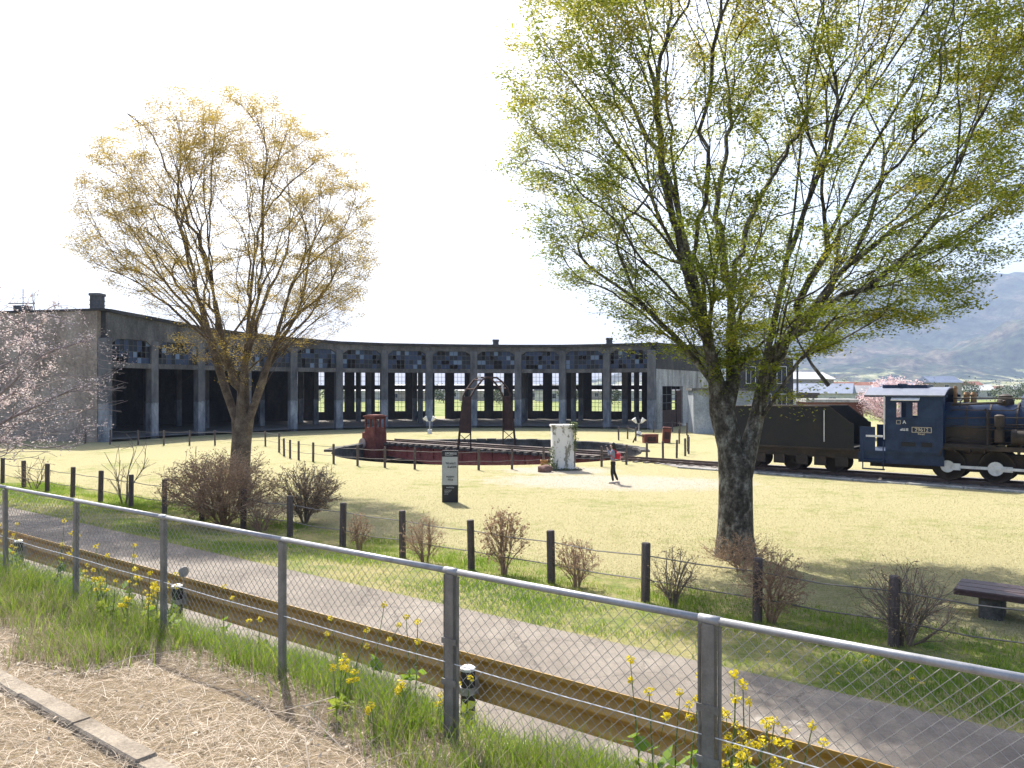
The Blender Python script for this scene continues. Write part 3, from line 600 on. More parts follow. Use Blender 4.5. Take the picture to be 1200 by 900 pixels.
mb = MB(); mb.lathe([(.36, -.1), (.26, .1), (.24, .7), (.3, .85), (.3, .9)], 22, (30.4, 0, 3.15)); mb.build('smokestack', loco_black, lo, 'auto')
mb = MB()
for x, y, r_, h_ in ((25.35, -.2, .07, .75), (25.7, .1, .11, .5), (25.95, .1, .11, .5)): mb.lathe([(r_*.8, 0), (r_, .1), (r_, h_-.12), (r_*1.25, h_-.1), (r_*.8, h_)], 10, (x, y, 3.15))
mb.build('whistle', mat('brass_brown', [(.2, .11, .05), (.3, .18, .09)], 4, .5, .1, metal=.3), lo)
mb = MB(); mb.tube([(25.3, -.5, 3.4), (26.9, -.5, 3.42), (27.8, -.6, 3.4)], .03, 5); mb.tube([(25.3, -.7, 3.15), (26.2, -.72, 3.2), (27.0, -.62, 3.24)], .05, 5); mb.tube([(25.6, -.75, 3.08), (25.6, -.55, 3.3), (25.6, .2, 3.4)], .03, 5); mb.build('top_pipe', loco_rust, lo)
mb = MB(); mb.b2((22.2, -.52, .5), (31.3, -.44, 1.2)); mb.b2((22.2, .44, .5), (31.3, .52, 1.2)); mb.build('main_frame', loco_rust, lo)
WX = [25.2, 26.85, 28.5, 30.1]
for x in WX:
    for y in (-.66, .66): wheel(lo, x, y, .61, 13, loco_rust, 'driving_wheel', True)
    MB().tube([(x, -.66, .75), (x, .66, .75)], .09, 8).build('axle', loco_rust, lo)
for s in (-1, 1):
    cz = .70; mb = MB(); y0, y1 = sorted((s*.86, s*.92))
    mb.b2((WX[0], y0, cz-.055), (WX[1], y1, cz+.055)); mb.b2((WX[1], y0+.001, cz-.05), (30.1, y1-.001, cz+.05))
    for x, r_ in ((WX[0], .24), (WX[1], .27), (WX[2], .2), (WX[3], .2)): mb.lathe([(.02, -.05), (r_, -.05), (r_, .05), (.02, .05)], 18, (x, s*.9, cz), 'y')
    mb.box((WX[0]+.28, s*.9, cz), (.34, .1, .26)); mb.box((WX[1]+.36, s*.92, cz), (.4, .1, .2))
    mb.build('side_rod', white_metal, lo)
    mb = MB(); mb.lathe([(.36, 31.2), (.36, 32.3)], 20, (0, s*1.1, .95), 'x'); mb.build('cylinder', loco_black, lo, 'auto')
    mb = MB(); mb.b2((WX[1], s*.98-.03, .66), (31.3, s*.98+.03, .76)); mb.build('connecting_rod', white_metal, lo)
mb = MB(); mb.b2((31.3, -1.3, .6), (31.6, 1.3, 1.1)); mb.b2((31.1, -.8, 1.1), (31.5, .8, 1.6)); mb.build('buffer_beam', loco_rust, lo)
# lettering on the cab side
cream = mat('cream_lettering', [(.5, .42, .3), (.6, .52, .38)], 5, .6, 0)
def text(parent, s, size, p, rot, m, name='lettering', depth=.004):
    cu = bpy.data.curves.new(name, 'FONT'); cu.body = s; cu.size = size; cu.extrude = depth; cu.align_x = 'CENTER'; cu.align_y = 'CENTER'
    t = bpy.data.objects.new(name, cu); COL.objects.link(t); bpy.context.view_layer.update()
    me = bpy.data.meshes.new_from_object(t.evaluated_get(bpy.context.evaluated_depsgraph_get())); bpy.data.objects.remove(t)
    me.materials.clear(); me.materials.append(m)
    o = bpy.data.objects.new(name, me); COL.objects.link(o); o.parent = parent; o.location = p; o.rotation_euler = rot; return o
pl = MB(); pl.b2((24.0, -W-.025, 2.02), (24.72, -W, 2.24)); plate = pl.build('number_plate', loco_black, lo)
mb = MB(); fx0, fx1, fz0, fz1 = 24.0, 24.72, 2.02, 2.24
for a_, b_ in (((fx0, fz0), (fx1, fz0+.02)), ((fx0, fz1-.02), (fx1, fz1)), ((fx0, fz0+.02), (fx0+.02, fz1-.02)), ((fx1-.02, fz0+.02), (fx1, fz1-.02))): mb.b2((a_[0], -W-.032, a_[1]), (b_[0], -W-.024, b_[1]))
mb.build('plate_border', cream, plate)
text(plate, '29612', .2, (24.36, -W-.03, 2.13), (R(90), 0, 0), cream, 'plate_number')
text(lo, 'A', .2, (23.72, -W-.006, 2.42), (R(90), 0, 0), white_metal)
mb = MB(); q0, q1, r0, r1 = 23.42, 23.58, 2.34, 2.5
for a_, b_ in (((q0, r0), (q1, r0+.015)), ((q0, r1-.015), (q1, r1)), ((q0, r0+.015), (q0+.015, r1-.015)), ((q1-.015, r0+.015), (q1, r1-.015))): mb.b2((a_[0], -W-.008, a_[1]), (b_[0], -W, b_[1]))
mb.build('lettering', cream, lo)
def glyphs(parent, x0, z0, n, h, y, m, name, fy=-1, bold=.14, seed=0, M=None):
    """a row of small block characters, each a few strokes"""
    g_ = random.Random(seed); mb = MB(); mb.M = M
    for i in range(n):
        x = x0+i*h*1.12; ya, yb = sorted((y, y+fy*.004))
        for q in g_.sample([0, .25, .5, .75, 1], 3): mb.b2((x, ya, z0+q*h*(1-bold)), (x+h*.9, yb, z0+q*h*(1-bold)+bold*h))
        for q in g_.sample([0, .2, .45, .7, .9], 2): mb.b2((x+q*h*.9, ya+.0005, z0), (x+q*h*.9+bold*h*.8, yb+.0005, z0+h))
    return mb.build(name, m, parent, fixn=False)
glyphs(lo, 23.56, 2.08, 3, .1, -W-.002, white_metal, 'lettering', seed=4)
glyphs(plate, 24.22, 1.93, 4, .06, -W-.002, cream, 'maker_mark', seed=5)

# ------------------------------------------------------------------ hills, houses and far things
def hills():
    xs = np.linspace(-200, 5200, 190); ys = np.linspace(900, 5200, 130); X, Y = np.meshgrid(xs, ys, indexing='ij')
    rx = [-200, 300, 700, 1130, 1530, 1739, 1850, 1983, 2087, 2600, 3130, 4200, 5200]; rz_ = [0, 0, 110, 300, 410, 455, 445, 475, 468, 480, 490, 400, 300]
    ridge = np.interp(X+60-(Y-3200)*.25, rx, rz_)
    prof = np.exp(-((Y-3300)/np.where(Y < 3300, 900, 1400))**2)
    nz = fbm(X/420, Y/420, 6, 11)-.48
    Z = ridge*prof*(1+.5*nz*np.exp(-((Y-3300)/700)**2*.0)*np.clip((3300-Y)/900, 0, 1))+nz*30*np.clip(prof*1.5, 0, 1)
    spur = np.abs(fbm(X/300+Y/900, Y/1600, 3, 31)-.47)
    Z += ridge*prof*np.clip((3250-Y)/800, 0, 1)*(.25-1.6*spur)*.8
    for (hx, hy, sx_, sy_, h) in ((1330, 2050, 330, 330, 150), (1900, 2000, 420, 330, 130), (900, 1900, 380, 300, 62), (2600, 2100, 500, 400, 140), (1050, 1500, 260, 160, 22), (700, 2300, 350, 300, 45)):
        Z = np.maximum(Z, h*np.exp(-((X-hx)/sx_)**2-((Y-hy)/sy_)**2)*(1+1.1*(fbm(X/130, Y/130, 5, 21)-.47)))
    Z += (fbm(X/60, Y/60, 4, 41)-.45)*np.clip(Z/25, 0, 1)*26
    Z = np.where(Z < 1, -3, Z); Z *= np.clip((Y-900)/300, 0, 1)
    Z -= 1.5
    a = np.arange(X.size).reshape(X.shape); f = np.stack([a[:-1, :-1], a[1:, :-1], a[1:, 1:], a[:-1, 1:]], -1).reshape(-1, 4)
    m = bpy.data.materials.new('wooded_hillside'); N, L = nodes_of(m); b = N['Principled BSDF']; g = N.new('ShaderNodeNewGeometry'); v = g.outputs['Position']
    n1 = noise(N, L, v, .006, 8, .68); n2 = noise(N, L, v, .045, 8, .8); n3 = noise(N, L, v, .018, 4, .7); sxyz = N.new('ShaderNodeSeparateXYZ'); L.new(v, sxyz.inputs[0])
    c1 = ramp(N, L, n1.outputs[0], [(.018, .03, .02), (.035, .047, .03), (.075, .068, .048), (.12, .1, .075)], [.38, .5, .58, .7]).outputs[0]
    c2 = ramp(N, L, n2.outputs[0], [(.2,)*3, (1.9,)*3], [.4, .6]).outputs[0]
    c3 = mixc(N, L, 1.0, c1, c2, 'MULTIPLY')
    zz = N.new('ShaderNodeMath'); zz.operation = 'MULTIPLY_ADD'; zz.inputs[1].default_value = -.004; L.new(sxyz.outputs[2], zz.inputs[0]); L.new(n3.outputs[0], zz.inputs[2])   # fields and hamlets on the lower slopes
    c3 = mixc(N, L, ramp(N, L, zz.outputs[0], [(0, 0, 0), (1, 1, 1)], [.4, .47]).outputs[0], c3, ramp(N, L, n2.outputs[0], [(.1, .13, .05), (.3, .29, .16), (.5, .48, .42)], [.4, .55, .68]).outputs[0])
    L.new(c3, b.inputs['Base Color']); b.inputs['Roughness'].default_value = 1; b.inputs['Specular IOR Level'].default_value = 0
    struct(npmesh('mountains', np.stack([X, Y, Z], -1).reshape(-1, 3), f, m))
hills()
hw_w = mat('pale_house_wall', [(.42, .4, .37), (.58, .56, .52)], .3, .9, 0); hw_b = mat('tan_house_wall', [(.3, .25, .2), (.42, .36, .3)], .3, .9, 0)
rf_g = mat('grey_tile_roof', [(.12, .125, .14), (.2, .205, .22)], .5, .6, .1); rf_w = mat('white_sheet_roof', [(.36, .37, .38), (.48, .49, .5)], .2, .6, 0); rf_r = mat('red_brown_roof', [(.18, .07, .05), (.26, .11, .08)], .5, .8, .1)
rf_b = mat('blue_tile_roof', [(.1, .13, .2), (.16, .2, .28)], .5, .6, .1)
gable_house('brick_red_shed', 'low rust brown shed with pale flat roof edge behind the tender', 'shed', (24.6, 61, 0), (4.0, 4, 2.75), R(-8), mat('rust_brown_board', [(.13, .055, .04), (.2, .09, .065)], 1, .9, .2), conc_pale, 'flat')
gable_house('water_tank_hut', 'small grey box hut behind the tender near the utility pole', 'hut', (25.6, 68, 0), (1.6, 1.6, 3.2), R(-20), conc, conc, 'flat')
gable_house('long_warehouse', 'long low warehouse with grey roof beyond the locomotive', 'warehouse', (64, 165, 0), (22, 12, 3.0), R(-8), hw_w, rf_g, 'gable', [(x, 1.0, 1.8, 1.3) for x in range(-9, 10, 4)], rh_=1.4)
gable_house('long_warehouse', 'white roofed long hall standing far behind the grey roofed warehouse', 'warehouse', (104, 240, 0), (26, 12, 3.8), R(-4), hw_w, rf_w, 'gable', [(x, 1.2, 2, 1.5) for x in range(-10, 11, 5)], rh_=1.8)
hr = random.Random(5)
def house(u, d, kind, label, grp):
    x = (u-600)/F*d; L_ = hr.uniform(8, 14); D_ = hr.uniform(7, 9); H_ = hr.choice([3.0, 3.2, 5.6])
    if label.startswith('distant house in the fields'): H_ = hr.choice([3.0, 3.2])
    return gable_house('house', label, 'house', (x, d, 0), (L_, D_, H_), hr.uniform(-.5, .5), hr.choice([hw_w, hw_w, hw_b]), kind, 'gable', [(q, 1.0, 1.2, 1.2) for q in (-L_*.28, L_*.22)]+([(0, 3.7, 1.2, 1.1)] if H_ > 5 else []), grp, hr.uniform(1.3, 2.2))
for u, d in ((927, 150), (944, 190), (962, 140), (985, 205), (1001, 170), (1022, 190), (1040, 230), (1100, 240), (1145, 270), (930, 260), (945, 330), (972, 300), (1003, 420), (1018, 280), (1035, 380), (1075, 450), (1090, 330), (1120, 300), (1136, 420), (1152, 350), (1172, 480), (1190, 330), (1215, 400), (1240, 300), (1270, 380), (960, 520), (1050, 560), (1110, 600), (1160, 640)):
    k_ = hr.choice([rf_g, rf_b, rf_w, rf_r]); nm = {rf_g: 'grey tiled', rf_b: 'blue tiled', rf_w: 'white sheet', rf_r: 'red brown'}[k_]
    house(u, d, k_, 'distant house with %s roof in the town below the mountains' % nm, '%s roofed town houses' % nm)
for u, d in ((300, 210), (352, 240), (410, 225), (446, 260), (480, 235), (528, 270), (566, 240), (610, 255), (650, 230), (690, 265), (735, 240), (790, 250)):
    k_ = hr.choice([rf_g, rf_b, rf_w, rf_g]); nm = {rf_g: 'grey tiled', rf_b: 'blue tiled', rf_w: 'white sheet'}[k_]
    house(u, d, k_, 'distant house in the fields with %s roof seen through the roundhouse windows' % nm, '%s roofed houses behind the roundhouse' % nm)
# houses up the valley side
for i in range(26):
    d = hr.uniform(700, 1500); u = hr.uniform(930, 1260); x = (u-600)/F*d
    gable_house('house', 'tiny pale house scattered in the far valley fields', 'house', (x, d, -.2), (hr.uniform(9, 16), 8, hr.uniform(3.5, 7)), hr.uniform(-.6, .6), hw_w, hr.choice([rf_w, rf_g]), 'gable', (), 'far valley houses', 2.5)
pp = thing('utility_pole', 'thin grey utility pole with crossarm beside the dark derelict block', 'pole', (30.9, 85, 0))
MB().tube([(0, 0, 0), (0, 0, 7.6)], [.13, .1], 8).build('shaft', conc, pp); MB().b2((-.9, -.05, 7.0), (.9, .05, 7.12)).build('crossarm', galv, pp)
for q in (-.8, 0, .8): MB().lathe([(.05, 7.12), (.06, 7.25), (.03, 7.3)], 6, (q, 0, 0)).build('insulator', white_metal, pp)

# ------------------------------------------------------------------ growth of woody plants
def grow(chains, stages, g, curl=.35, k_ang=3.2, only_stems=True):
    """chains: list of polylines (the stems); stages: list of (points, step). Every point is reached by a twig that leaves the best placed node."""
    P = []; D = []; PA = []; CH = []
    for (pts, par) in chains:
        ids = [] if par is None else [par]
        for i, p in enumerate(pts):
            p = np.array(p, float); pr_ = ids[-1] if ids else -1
            d = (np.array(pts[min(i+1, len(pts)-1)])-np.array(pts[max(0, i-1)])).astype(float); d /= max(1e-6, np.linalg.norm(d))
            P.append(p); D.append(d); PA.append(pr_); ids.append(len(P)-1)
        CH.append((ids, 0))
    cap = 60000; PP = np.zeros((cap, 3)); DD = np.zeros((cap, 3)); n = len(P); nstem = n if only_stems else 0; PP[:n] = P; DD[:n] = D; tips = []
    for si, (pts, step, lim) in enumerate(stages):
        for a in pts:
            v = a-PP[:n]; dist = np.sqrt((v*v).sum(1))+1e-6; cs = (v*DD[:n]).sum(1)/dist
            cost = dist*(.45+k_ang*(1-cs)); cost[:lim] += 1e3
            if si == 0 and nstem: cost[nstem:] += 1e3
            i = int(cost.argmin()); dd = dist[i]; m = max(2, int(dd/step))
            c = PP[i]+DD[i]*dd*curl; ids = [i]; s0 = PP[i].copy()
            for q in range(1, m+1):
                t = q/m; p = (1-t)**2*s0+2*t*(1-t)*c+t*t*a+g.normal(0, .018*dd, 3)*(t*(1-t)*2)
                PP[n] = p; d = p-PP[ids[-1]]; DD[n] = d/max(1e-6, np.linalg.norm(d)); PA.append(ids[-1]); ids.append(n); n += 1
            CH.append((ids, si+1)); tips.append(n-1)
            if n > cap-50: return PP[:n], np.array(PA), CH
    return PP[:n], np.array(PA), CH
def radii(n, PA, r_tip, r_root):
    cnt = np.zeros(n); has = np.zeros(n, bool); has[PA[PA >= 0]] = True; cnt[~has] = 1
    for i in range(n-1, -1, -1):
        if PA[i] >= 0: cnt[PA[i]] += cnt[i]
    e = math.log(max(2, cnt.max()))/math.log(r_root/r_tip)
    return r_tip*cnt**(1/e)
def tubes_mesh(name, P, CH, rad, m, parent, stage=(0, 99), sides=(9, 6, 4, 3, 3), flare=None):
    V = []; Fq = []; o = 0
    for ids, st in CH:
        if not (stage[0] <= st <= stage[1]) or len(ids) < 2: continue
        p = P[ids]; r = rad[ids].copy()
        if st > 0: r[0] = r[1]
        if flare and st == 0: r = r*(1+flare[0]*np.exp(-p[:, 2]/flare[1]))
        n = sides[min(st, len(sides)-1)]; k = len(ids)
        t = np.zeros_like(p); t[1:-1] = p[2:]-p[:-2]; t[0] = p[1]-p[0]; t[-1] = p[-1]-p[-2]; t /= np.maximum(1e-9, np.linalg.norm(t, axis=1))[:, None]
        ref = np.array([.31, .95, .05]) if abs(t[0][1]) < .9 else np.array([1., 0, 0])
        x = np.cross(t, ref); x /= np.maximum(1e-9, np.linalg.norm(x, axis=1))[:, None]; y = np.cross(t, x)
        an = np.arange(n)*2*np.pi/n
        ring = p[:, None, :]+r[:, None, None]*(np.cos(an)[None, :, None]*x[:, None, :]+np.sin(an)[None, :, None]*y[:, None, :])
        V.append(ring.reshape(-1, 3))
        a = o+np.arange(k*n).reshape(k, n); b_ = np.roll(a, -1, axis=1)
        Fq.append(np.stack([a[:-1], b_[:-1], b_[1:], a[1:]], -1).reshape(-1, 4)); o += k*n
    ob = npmesh(name, np.concatenate(V), np.concatenate(Fq), m, parent=parent)
    ob.data.polygons.foreach_set('use_smooth', [True]*len(ob.data.polygons)); return ob
def leaf_mesh(name, C, size, m, g, parent=None, flat=.5, tint=None):
    """C (n,3) leaf centres -> rhombic leaves folded a little along the midrib"""
    n = len(C); a = g.random(n)*2*np.pi; nrm = g.normal(0, flat, (n, 3)); nrm[:, 2] += 1; nrm /= np.linalg.norm(nrm, axis=1)[:, None]
    d = np.stack([np.cos(a), np.sin(a), g.normal(-.25, .3, n)], 1); d -= nrm*(d*nrm).sum(1)[:, None]; d /= np.linalg.norm(d, axis=1)[:, None]
    s = np.cross(nrm, d); L_ = (size*g.uniform(.6, 1.3, n))[:, None]
    v = np.stack([C-d*L_*.5, C+s*L_*.27+d*L_*.05, C+d*L_*.5, C-s*L_*.27+d*L_*.05], 1).reshape(-1, 3)
    t = g.random(n) if tint is None else tint
    return npmesh(name, v, np.arange(n*4).reshape(-1, 4), m, np.repeat(t, 4), parent)
def crown_points(n, c, r, g, shell=0.0, accept=None):
    out = []
    while len(out) < n:
        p = g.normal(size=3); p /= np.linalg.norm(p); q = g.random()**(1/3); q = shell+(1-shell)*q if shell else q
        p = p*q*np.array(r)+np.array(c)
        if accept is None or accept(p): out.append(p)
    return np.array(out)
def clump(e, sc):                        # uneven foliage: sprays and gaps
    a = float(fbm(np.array([e[0]*sc+20]), np.array([e[2]*sc*1.5+e[1]*.7*sc+20]), 3, 91)[0]); return min(1.0, max(.25, (a-.27)*4.5))
def zelkova(name, label, base, stems, cc, cr, accept, r_root, leafm, barkm, seed, n_lv, leaf_size, dens, low=0, counts=(26, 150, 700, 2300), rsplit=1.0, tintf=None, low_c=None):
    g = np.random.default_rng(seed); root = thing(name, label, 'tree', base)
    ch = []; ofs = 0; first = None
    for i, (pts, par) in enumerate(stems):
        ch.append((pts, par)); ofs += len(pts)
    lim = 3
    st = []
    main = crown_points(counts[0], cc, [x*.86 for x in cr], g, .75, accept); st.append((main[np.argsort(main[:, 2])], .45, lim))
    s2 = crown_points(counts[1], cc, [x*.95 for x in cr], g, .5, accept); st.append((s2, .35, lim))
    s3 = crown_points(counts[2], cc, [x*.97 for x in cr], g, .25, accept); s3 = s3[np.argsort(np.linalg.norm(s3-np.array([0, 0, cc[2]-cr[2]*.8]), axis=1))]; st.append((s3, .25, lim))
    s4 = crown_points(counts[3], cc, cr, g, .35, accept); s4 = s4[np.argsort(np.linalg.norm(s4-np.array([0, 0, cc[2]-cr[2]*.8]), axis=1))]
    if low: s4 = np.concatenate([s4, np.array(low_c)[None]+g.normal(0, 1, (low, 3))*np.array([1.1, .8, .8])])
    st.append((s4, .16, lim))
    P, PA, CH = grow(ch, st, g)
    rad = radii(len(P), PA, .0036, r_root)
    tubes_mesh('trunk', P, CH, rad, barkm, root, (0, 0), (16,), (.28, .45))
    tubes_mesh('branches', P, CH, rad, barkm, root, (1, 99), (8, 8, 5, 4, 3))
    # leaves along the last twigs
    tw = [ids for ids, s_ in CH if s_ == 4]; C = []; T = []
    for ids in tw:
        e = P[ids[-1]]; rr = np.linalg.norm((e-np.array(cc))/np.array(cr))
        if g.random() > dens(e, rr): continue
        k = max(3, int(n_lv*g.uniform(.4, 1.6))); f = g.random(k)**.7
        idx = np.clip((f*(len(ids)-1)), 0, len(ids)-1.001); i0 = idx.astype(int); fr_ = (idx-i0)[:, None]; pa = P[ids]
        base_ = pa[i0]*(1-fr_)+pa[np.minimum(i0+1, len(ids)-1)]*fr_
        off = g.normal(0, 1, (k, 3))*np.array([.19, .19, .07]); C.append(base_+off-np.array([0, 0, .03]))
        tt = g.uniform(.2, .8) if tintf is None else tintf(e, g)
        T.append(np.clip(tt+g.normal(0, .13, k), 0, 1))
    C = np.concatenate(C); T = np.concatenate(T)
    stuff(leaf_mesh('crown', C, leaf_size, leafm, g, root, .45, T))
    return root
# the big tree before the locomotive
bigT = gp(862, 652, 0); bigT.z = -.02
big_stems = [([(0, 0, -.1), (-.01, 0, .5), (.0, .0, 1.2), (.0, 0, 1.75), (-.12, .02, 2.5), (-.3, .05, 3.3), (-.48, .1, 4.3), (-.68, .15, 5.4), (-.95, .2, 6.6), (-1.2, .25, 7.6), (-1.35, .3, 9.0)], None),
             ([(.24, -.05, 2.3), (.46, -.08, 3.2), (.62, -.07, 4.3), (.85, -.05, 5.3), (1.1, .0, 6.4), (1.32, .05, 7.6), (1.5, .1, 9.2)], 3),
             ([(.0, .2, 4.0), (.05, .5, 5.2), (.1, .8, 6.5), (.15, 1.0, 8.5)], 5),
             ([(-.5, -.1, 4.2), (-.75, -.35, 5.0), (-1.2, -.6, 6.2)], 5), ([(.85, .1, 4.6), (1.5, .2, 5.2), (2.3, .3, 6.2)], 12)]
def acc_big(p):
    h = math.hypot(p[0], p[1]); return p[2] > 3.7+.55*h if p[0] < 0 else p[2] > 4.1+.25*h
zelkova('zelkova_tree', 'large spreading tree with fresh green leaves beside the locomotive tender', bigT, big_stems, (.75, .3, 9.9), (6.3, 5.4, 5.9), acc_big, .37, leaf_green, bark, 21, 165, .07,
        lambda e, rr: clump(e, .62)*((1.1 if e[0] < -1.5 else .95) if rr > .6 else .45 if e[2] > 7 else .25), 70, tintf=lambda e, g_: np.clip(.35+.05*(e[2]-9)+g_.normal(0, .2), 0, 1), low_c=(.0, -.7, 5.1), counts=(34, 200, 900, 3000))
hb = MB(); hb.tube([at(928, 385, 15.6)-bigT, at(938, 405, 15.6)-bigT, at(952, 428, 15.6)-bigT, at(971, 452, 15.6)-bigT], [.012, .018, .03, .045], 6)
hb.tube([at(928, 385, 15.6)-bigT, at(905, 340, 15.9)-bigT, at(890, 300, 16.2)-bigT], [.012, .012, .016], 4)
hb.build('snapped_branch', bark, bpy.data.objects['zelkova_tree'])
# the lighter golden tree before the roundhouse
lt = Vector(((281-600)/F*29.5, 29.5, -.02))
lt_stems = [([(0, 0, -.1), (0, 0, .6), (.03, 0, 1.3), (.08, .0, 2.0), (.1, 0, 2.7), (.12, .05, 3.8), (.22, .1, 5.2), (.3, .1, 6.6), (.42, .2, 8.2)], None),
            ([(.42, -.05, 2.8), (.85, -.1, 4.0), (1.3, -.1, 5.4), (1.8, 0, 7.2)], 3), ([(-.2, .1, 2.7), (-.6, .15, 3.8), (-1.05, .2, 5.2), (-1.6, .3, 7.0)], 3), ([(.15, -.25, 3.4), (.3, -.45, 4.8), (.75, -.6, 6.6)], 4), ([(-.1, -.2, 4.0), (-.4, -.6, 5.4), (-.6, -.9, 7.0)], 5)]
def acc_l(p):
    h = math.hypot(p[0], p[1]); return p[2] > (3.7+.85*h if p[0] < 0 else 4.2+.45*h)
zelkova('zelkova_tree', 'thinly leaved golden tree with upright branches in front of the roundhouse', lt, lt_stems, (-.35, 0, 9.5), (5.75, 4.9, 5.75), acc_l, .36, leaf_gold, bark_l, 33, 120, .062,
        lambda e, rr: (.35+.65*clump(e, .5))*(1.1 if (rr > .5 and e[2] > 7.0) else .35 if rr > .6 else .15), 25, tintf=lambda e, g_: np.clip(.5+g_.normal(0, .25), 0, 1), low_c=(-.2, -1.0, 5.2), counts=(40, 220, 900, 2600))
# flowering cherry whose branches reach in at the left
ct = Vector((-17.6, 23.5, -.02)); g = np.random.default_rng(8); cr_ = thing('cherry_tree', 'pale leafless cherry with sparse blossom sweeping before the roundhouse end wall', 'tree', ct)
cst = [([(0, 0, -.1), (.0, 0, .6), (.05, 0, 1.2), (.2, 0, 1.9), (.6, 0, 2.6)], None), ([(-.3, .1, 2.0), (-.9, .1, 3.0)], 2), ([(.7, -.3, 1.7), (1.7, -.6, 2.3), (3.0, -.8, 2.9), (4.3, -.9, 3.5)], 2), ([(.9, .3, 2.4), (1.8, .5, 3.5), (2.9, .6, 4.6)], 3)]
acc_c = lambda p: p[2] > 1.6 and p[2] > 1.7+.1*max(0, 3-p[0])
pc = lambda n, s: crown_points(n, (1.2, 0, 4.1), (4.9*s, 3.2*s, 3.0*s), g, .3, acc_c)
s_a, s_b, s_c = pc(24, .9), pc(200, .97), pc(1100, 1.0)
P, PA, CH = grow(cst, [(s_a, .4, 2), (s_b[np.argsort(s_b[:, 0])], .3, 2), (s_c[np.argsort(s_c[:, 0])], .2, 2)], g, .4, 2.2)
rad = radii(len(P), PA, .006, .2); tubes_mesh('trunk', P, CH, rad, twig_pale, cr_, (0, 0), (10,)); tubes_mesh('branches', P, CH, rad, twig_pale, cr_, (1, 9), (6, 6, 4, 4))
C = np.concatenate([P[ids][g.integers(0, len(ids), 30)]+g.normal(0, .08, (30, 3)) for ids, s_ in CH if s_ >= 2 and g.random() < (.95 if P[ids[-1]][0] < 2.6 else .2)])
stuff(leaf_mesh('blossom', C, .07, blossom, g, cr_, .9))
# pink cherry behind the locomotive cab
g = np.random.default_rng(9); pk = thing('pink_cherry_tree', 'pink cherry in full bloom behind the locomotive cab', 'tree', ((1052-600)/F*58, 58, -.02))
pts = crown_points(420, (0, 0, 2.9), (2.9, 2.4, 1.75), g, .3, lambda p: p[2] > 1.0)
P, PA, CH = grow([([(0, 0, -.1), (0, 0, .7), (.1, 0, 1.3)], None)], [(pts[:20], .3, 1), (pts[20:], .25, 1)], g); rad = radii(len(P), PA, .01, .17)
tubes_mesh('trunk', P, CH, rad, twig_m, pk, (0, 0), (8,)); tubes_mesh('branches', P, CH, rad, twig_m, pk, (1, 9), (5, 3, 3))
C = np.concatenate([P[ids][g.integers(0, len(ids), 40)]+g.normal(0, .14, (40, 3)) for ids, s_ in CH if s_ >= 2]); stuff(leaf_mesh('blossom', C, .13, blossom_pink, g, pk, .9))
# shrubs seen through the roundhouse windows and round the town
def far_bush(u, d, hgt, wd, label, grp, m=leaf_green, seed=0):
    g = np.random.default_rng(seed); o = thing('broadleaf_tree', label, 'tree', ((u-600)/F*d, d, -.05), 0, grp)
    MB().tube([(0, 0, 0), (0, 0, hgt*.5)], [.03*hgt, .015*hgt], 6).build('trunk', twig_m, o)
    c = crown_points(1500, (0, 0, hgt*.58), (wd/2, wd/2, hgt*.44), g, .5); c += g.normal(0, .12*wd, c.shape)*(g.random((len(c), 1)) < .3)
    stuff(leaf_mesh('crown', c, hgt*.1, m, g, o, .9))
dk_leaf = leafmat('dark_evergreen_leaf', [(.02, .04, .012), (.045, .07, .02), (.08, .1, .03)], .25)
for i, (u, d, h_, w_) in enumerate(((330, 190, 5, 6), (392, 200, 4, 7), (520, 205, 4.5, 6), (585, 190, 4, 6), (668, 205, 5, 7), (716, 190, 4, 5), (940, 180, 4.2, 7), (1000, 230, 5, 8), (1085, 210, 4.4, 9), (1180, 200, 4.5, 8), (1130, 260, 6, 9), (965, 360, 7, 10), (1210, 300, 6, 10))):
    far_bush(u, d, h_, w_, 'dark evergreen tree far off in the fields %s' % ('beyond the roundhouse windows' if u < 800 else 'beyond the locomotive'), 'far field trees', dk_leaf, 60+i)

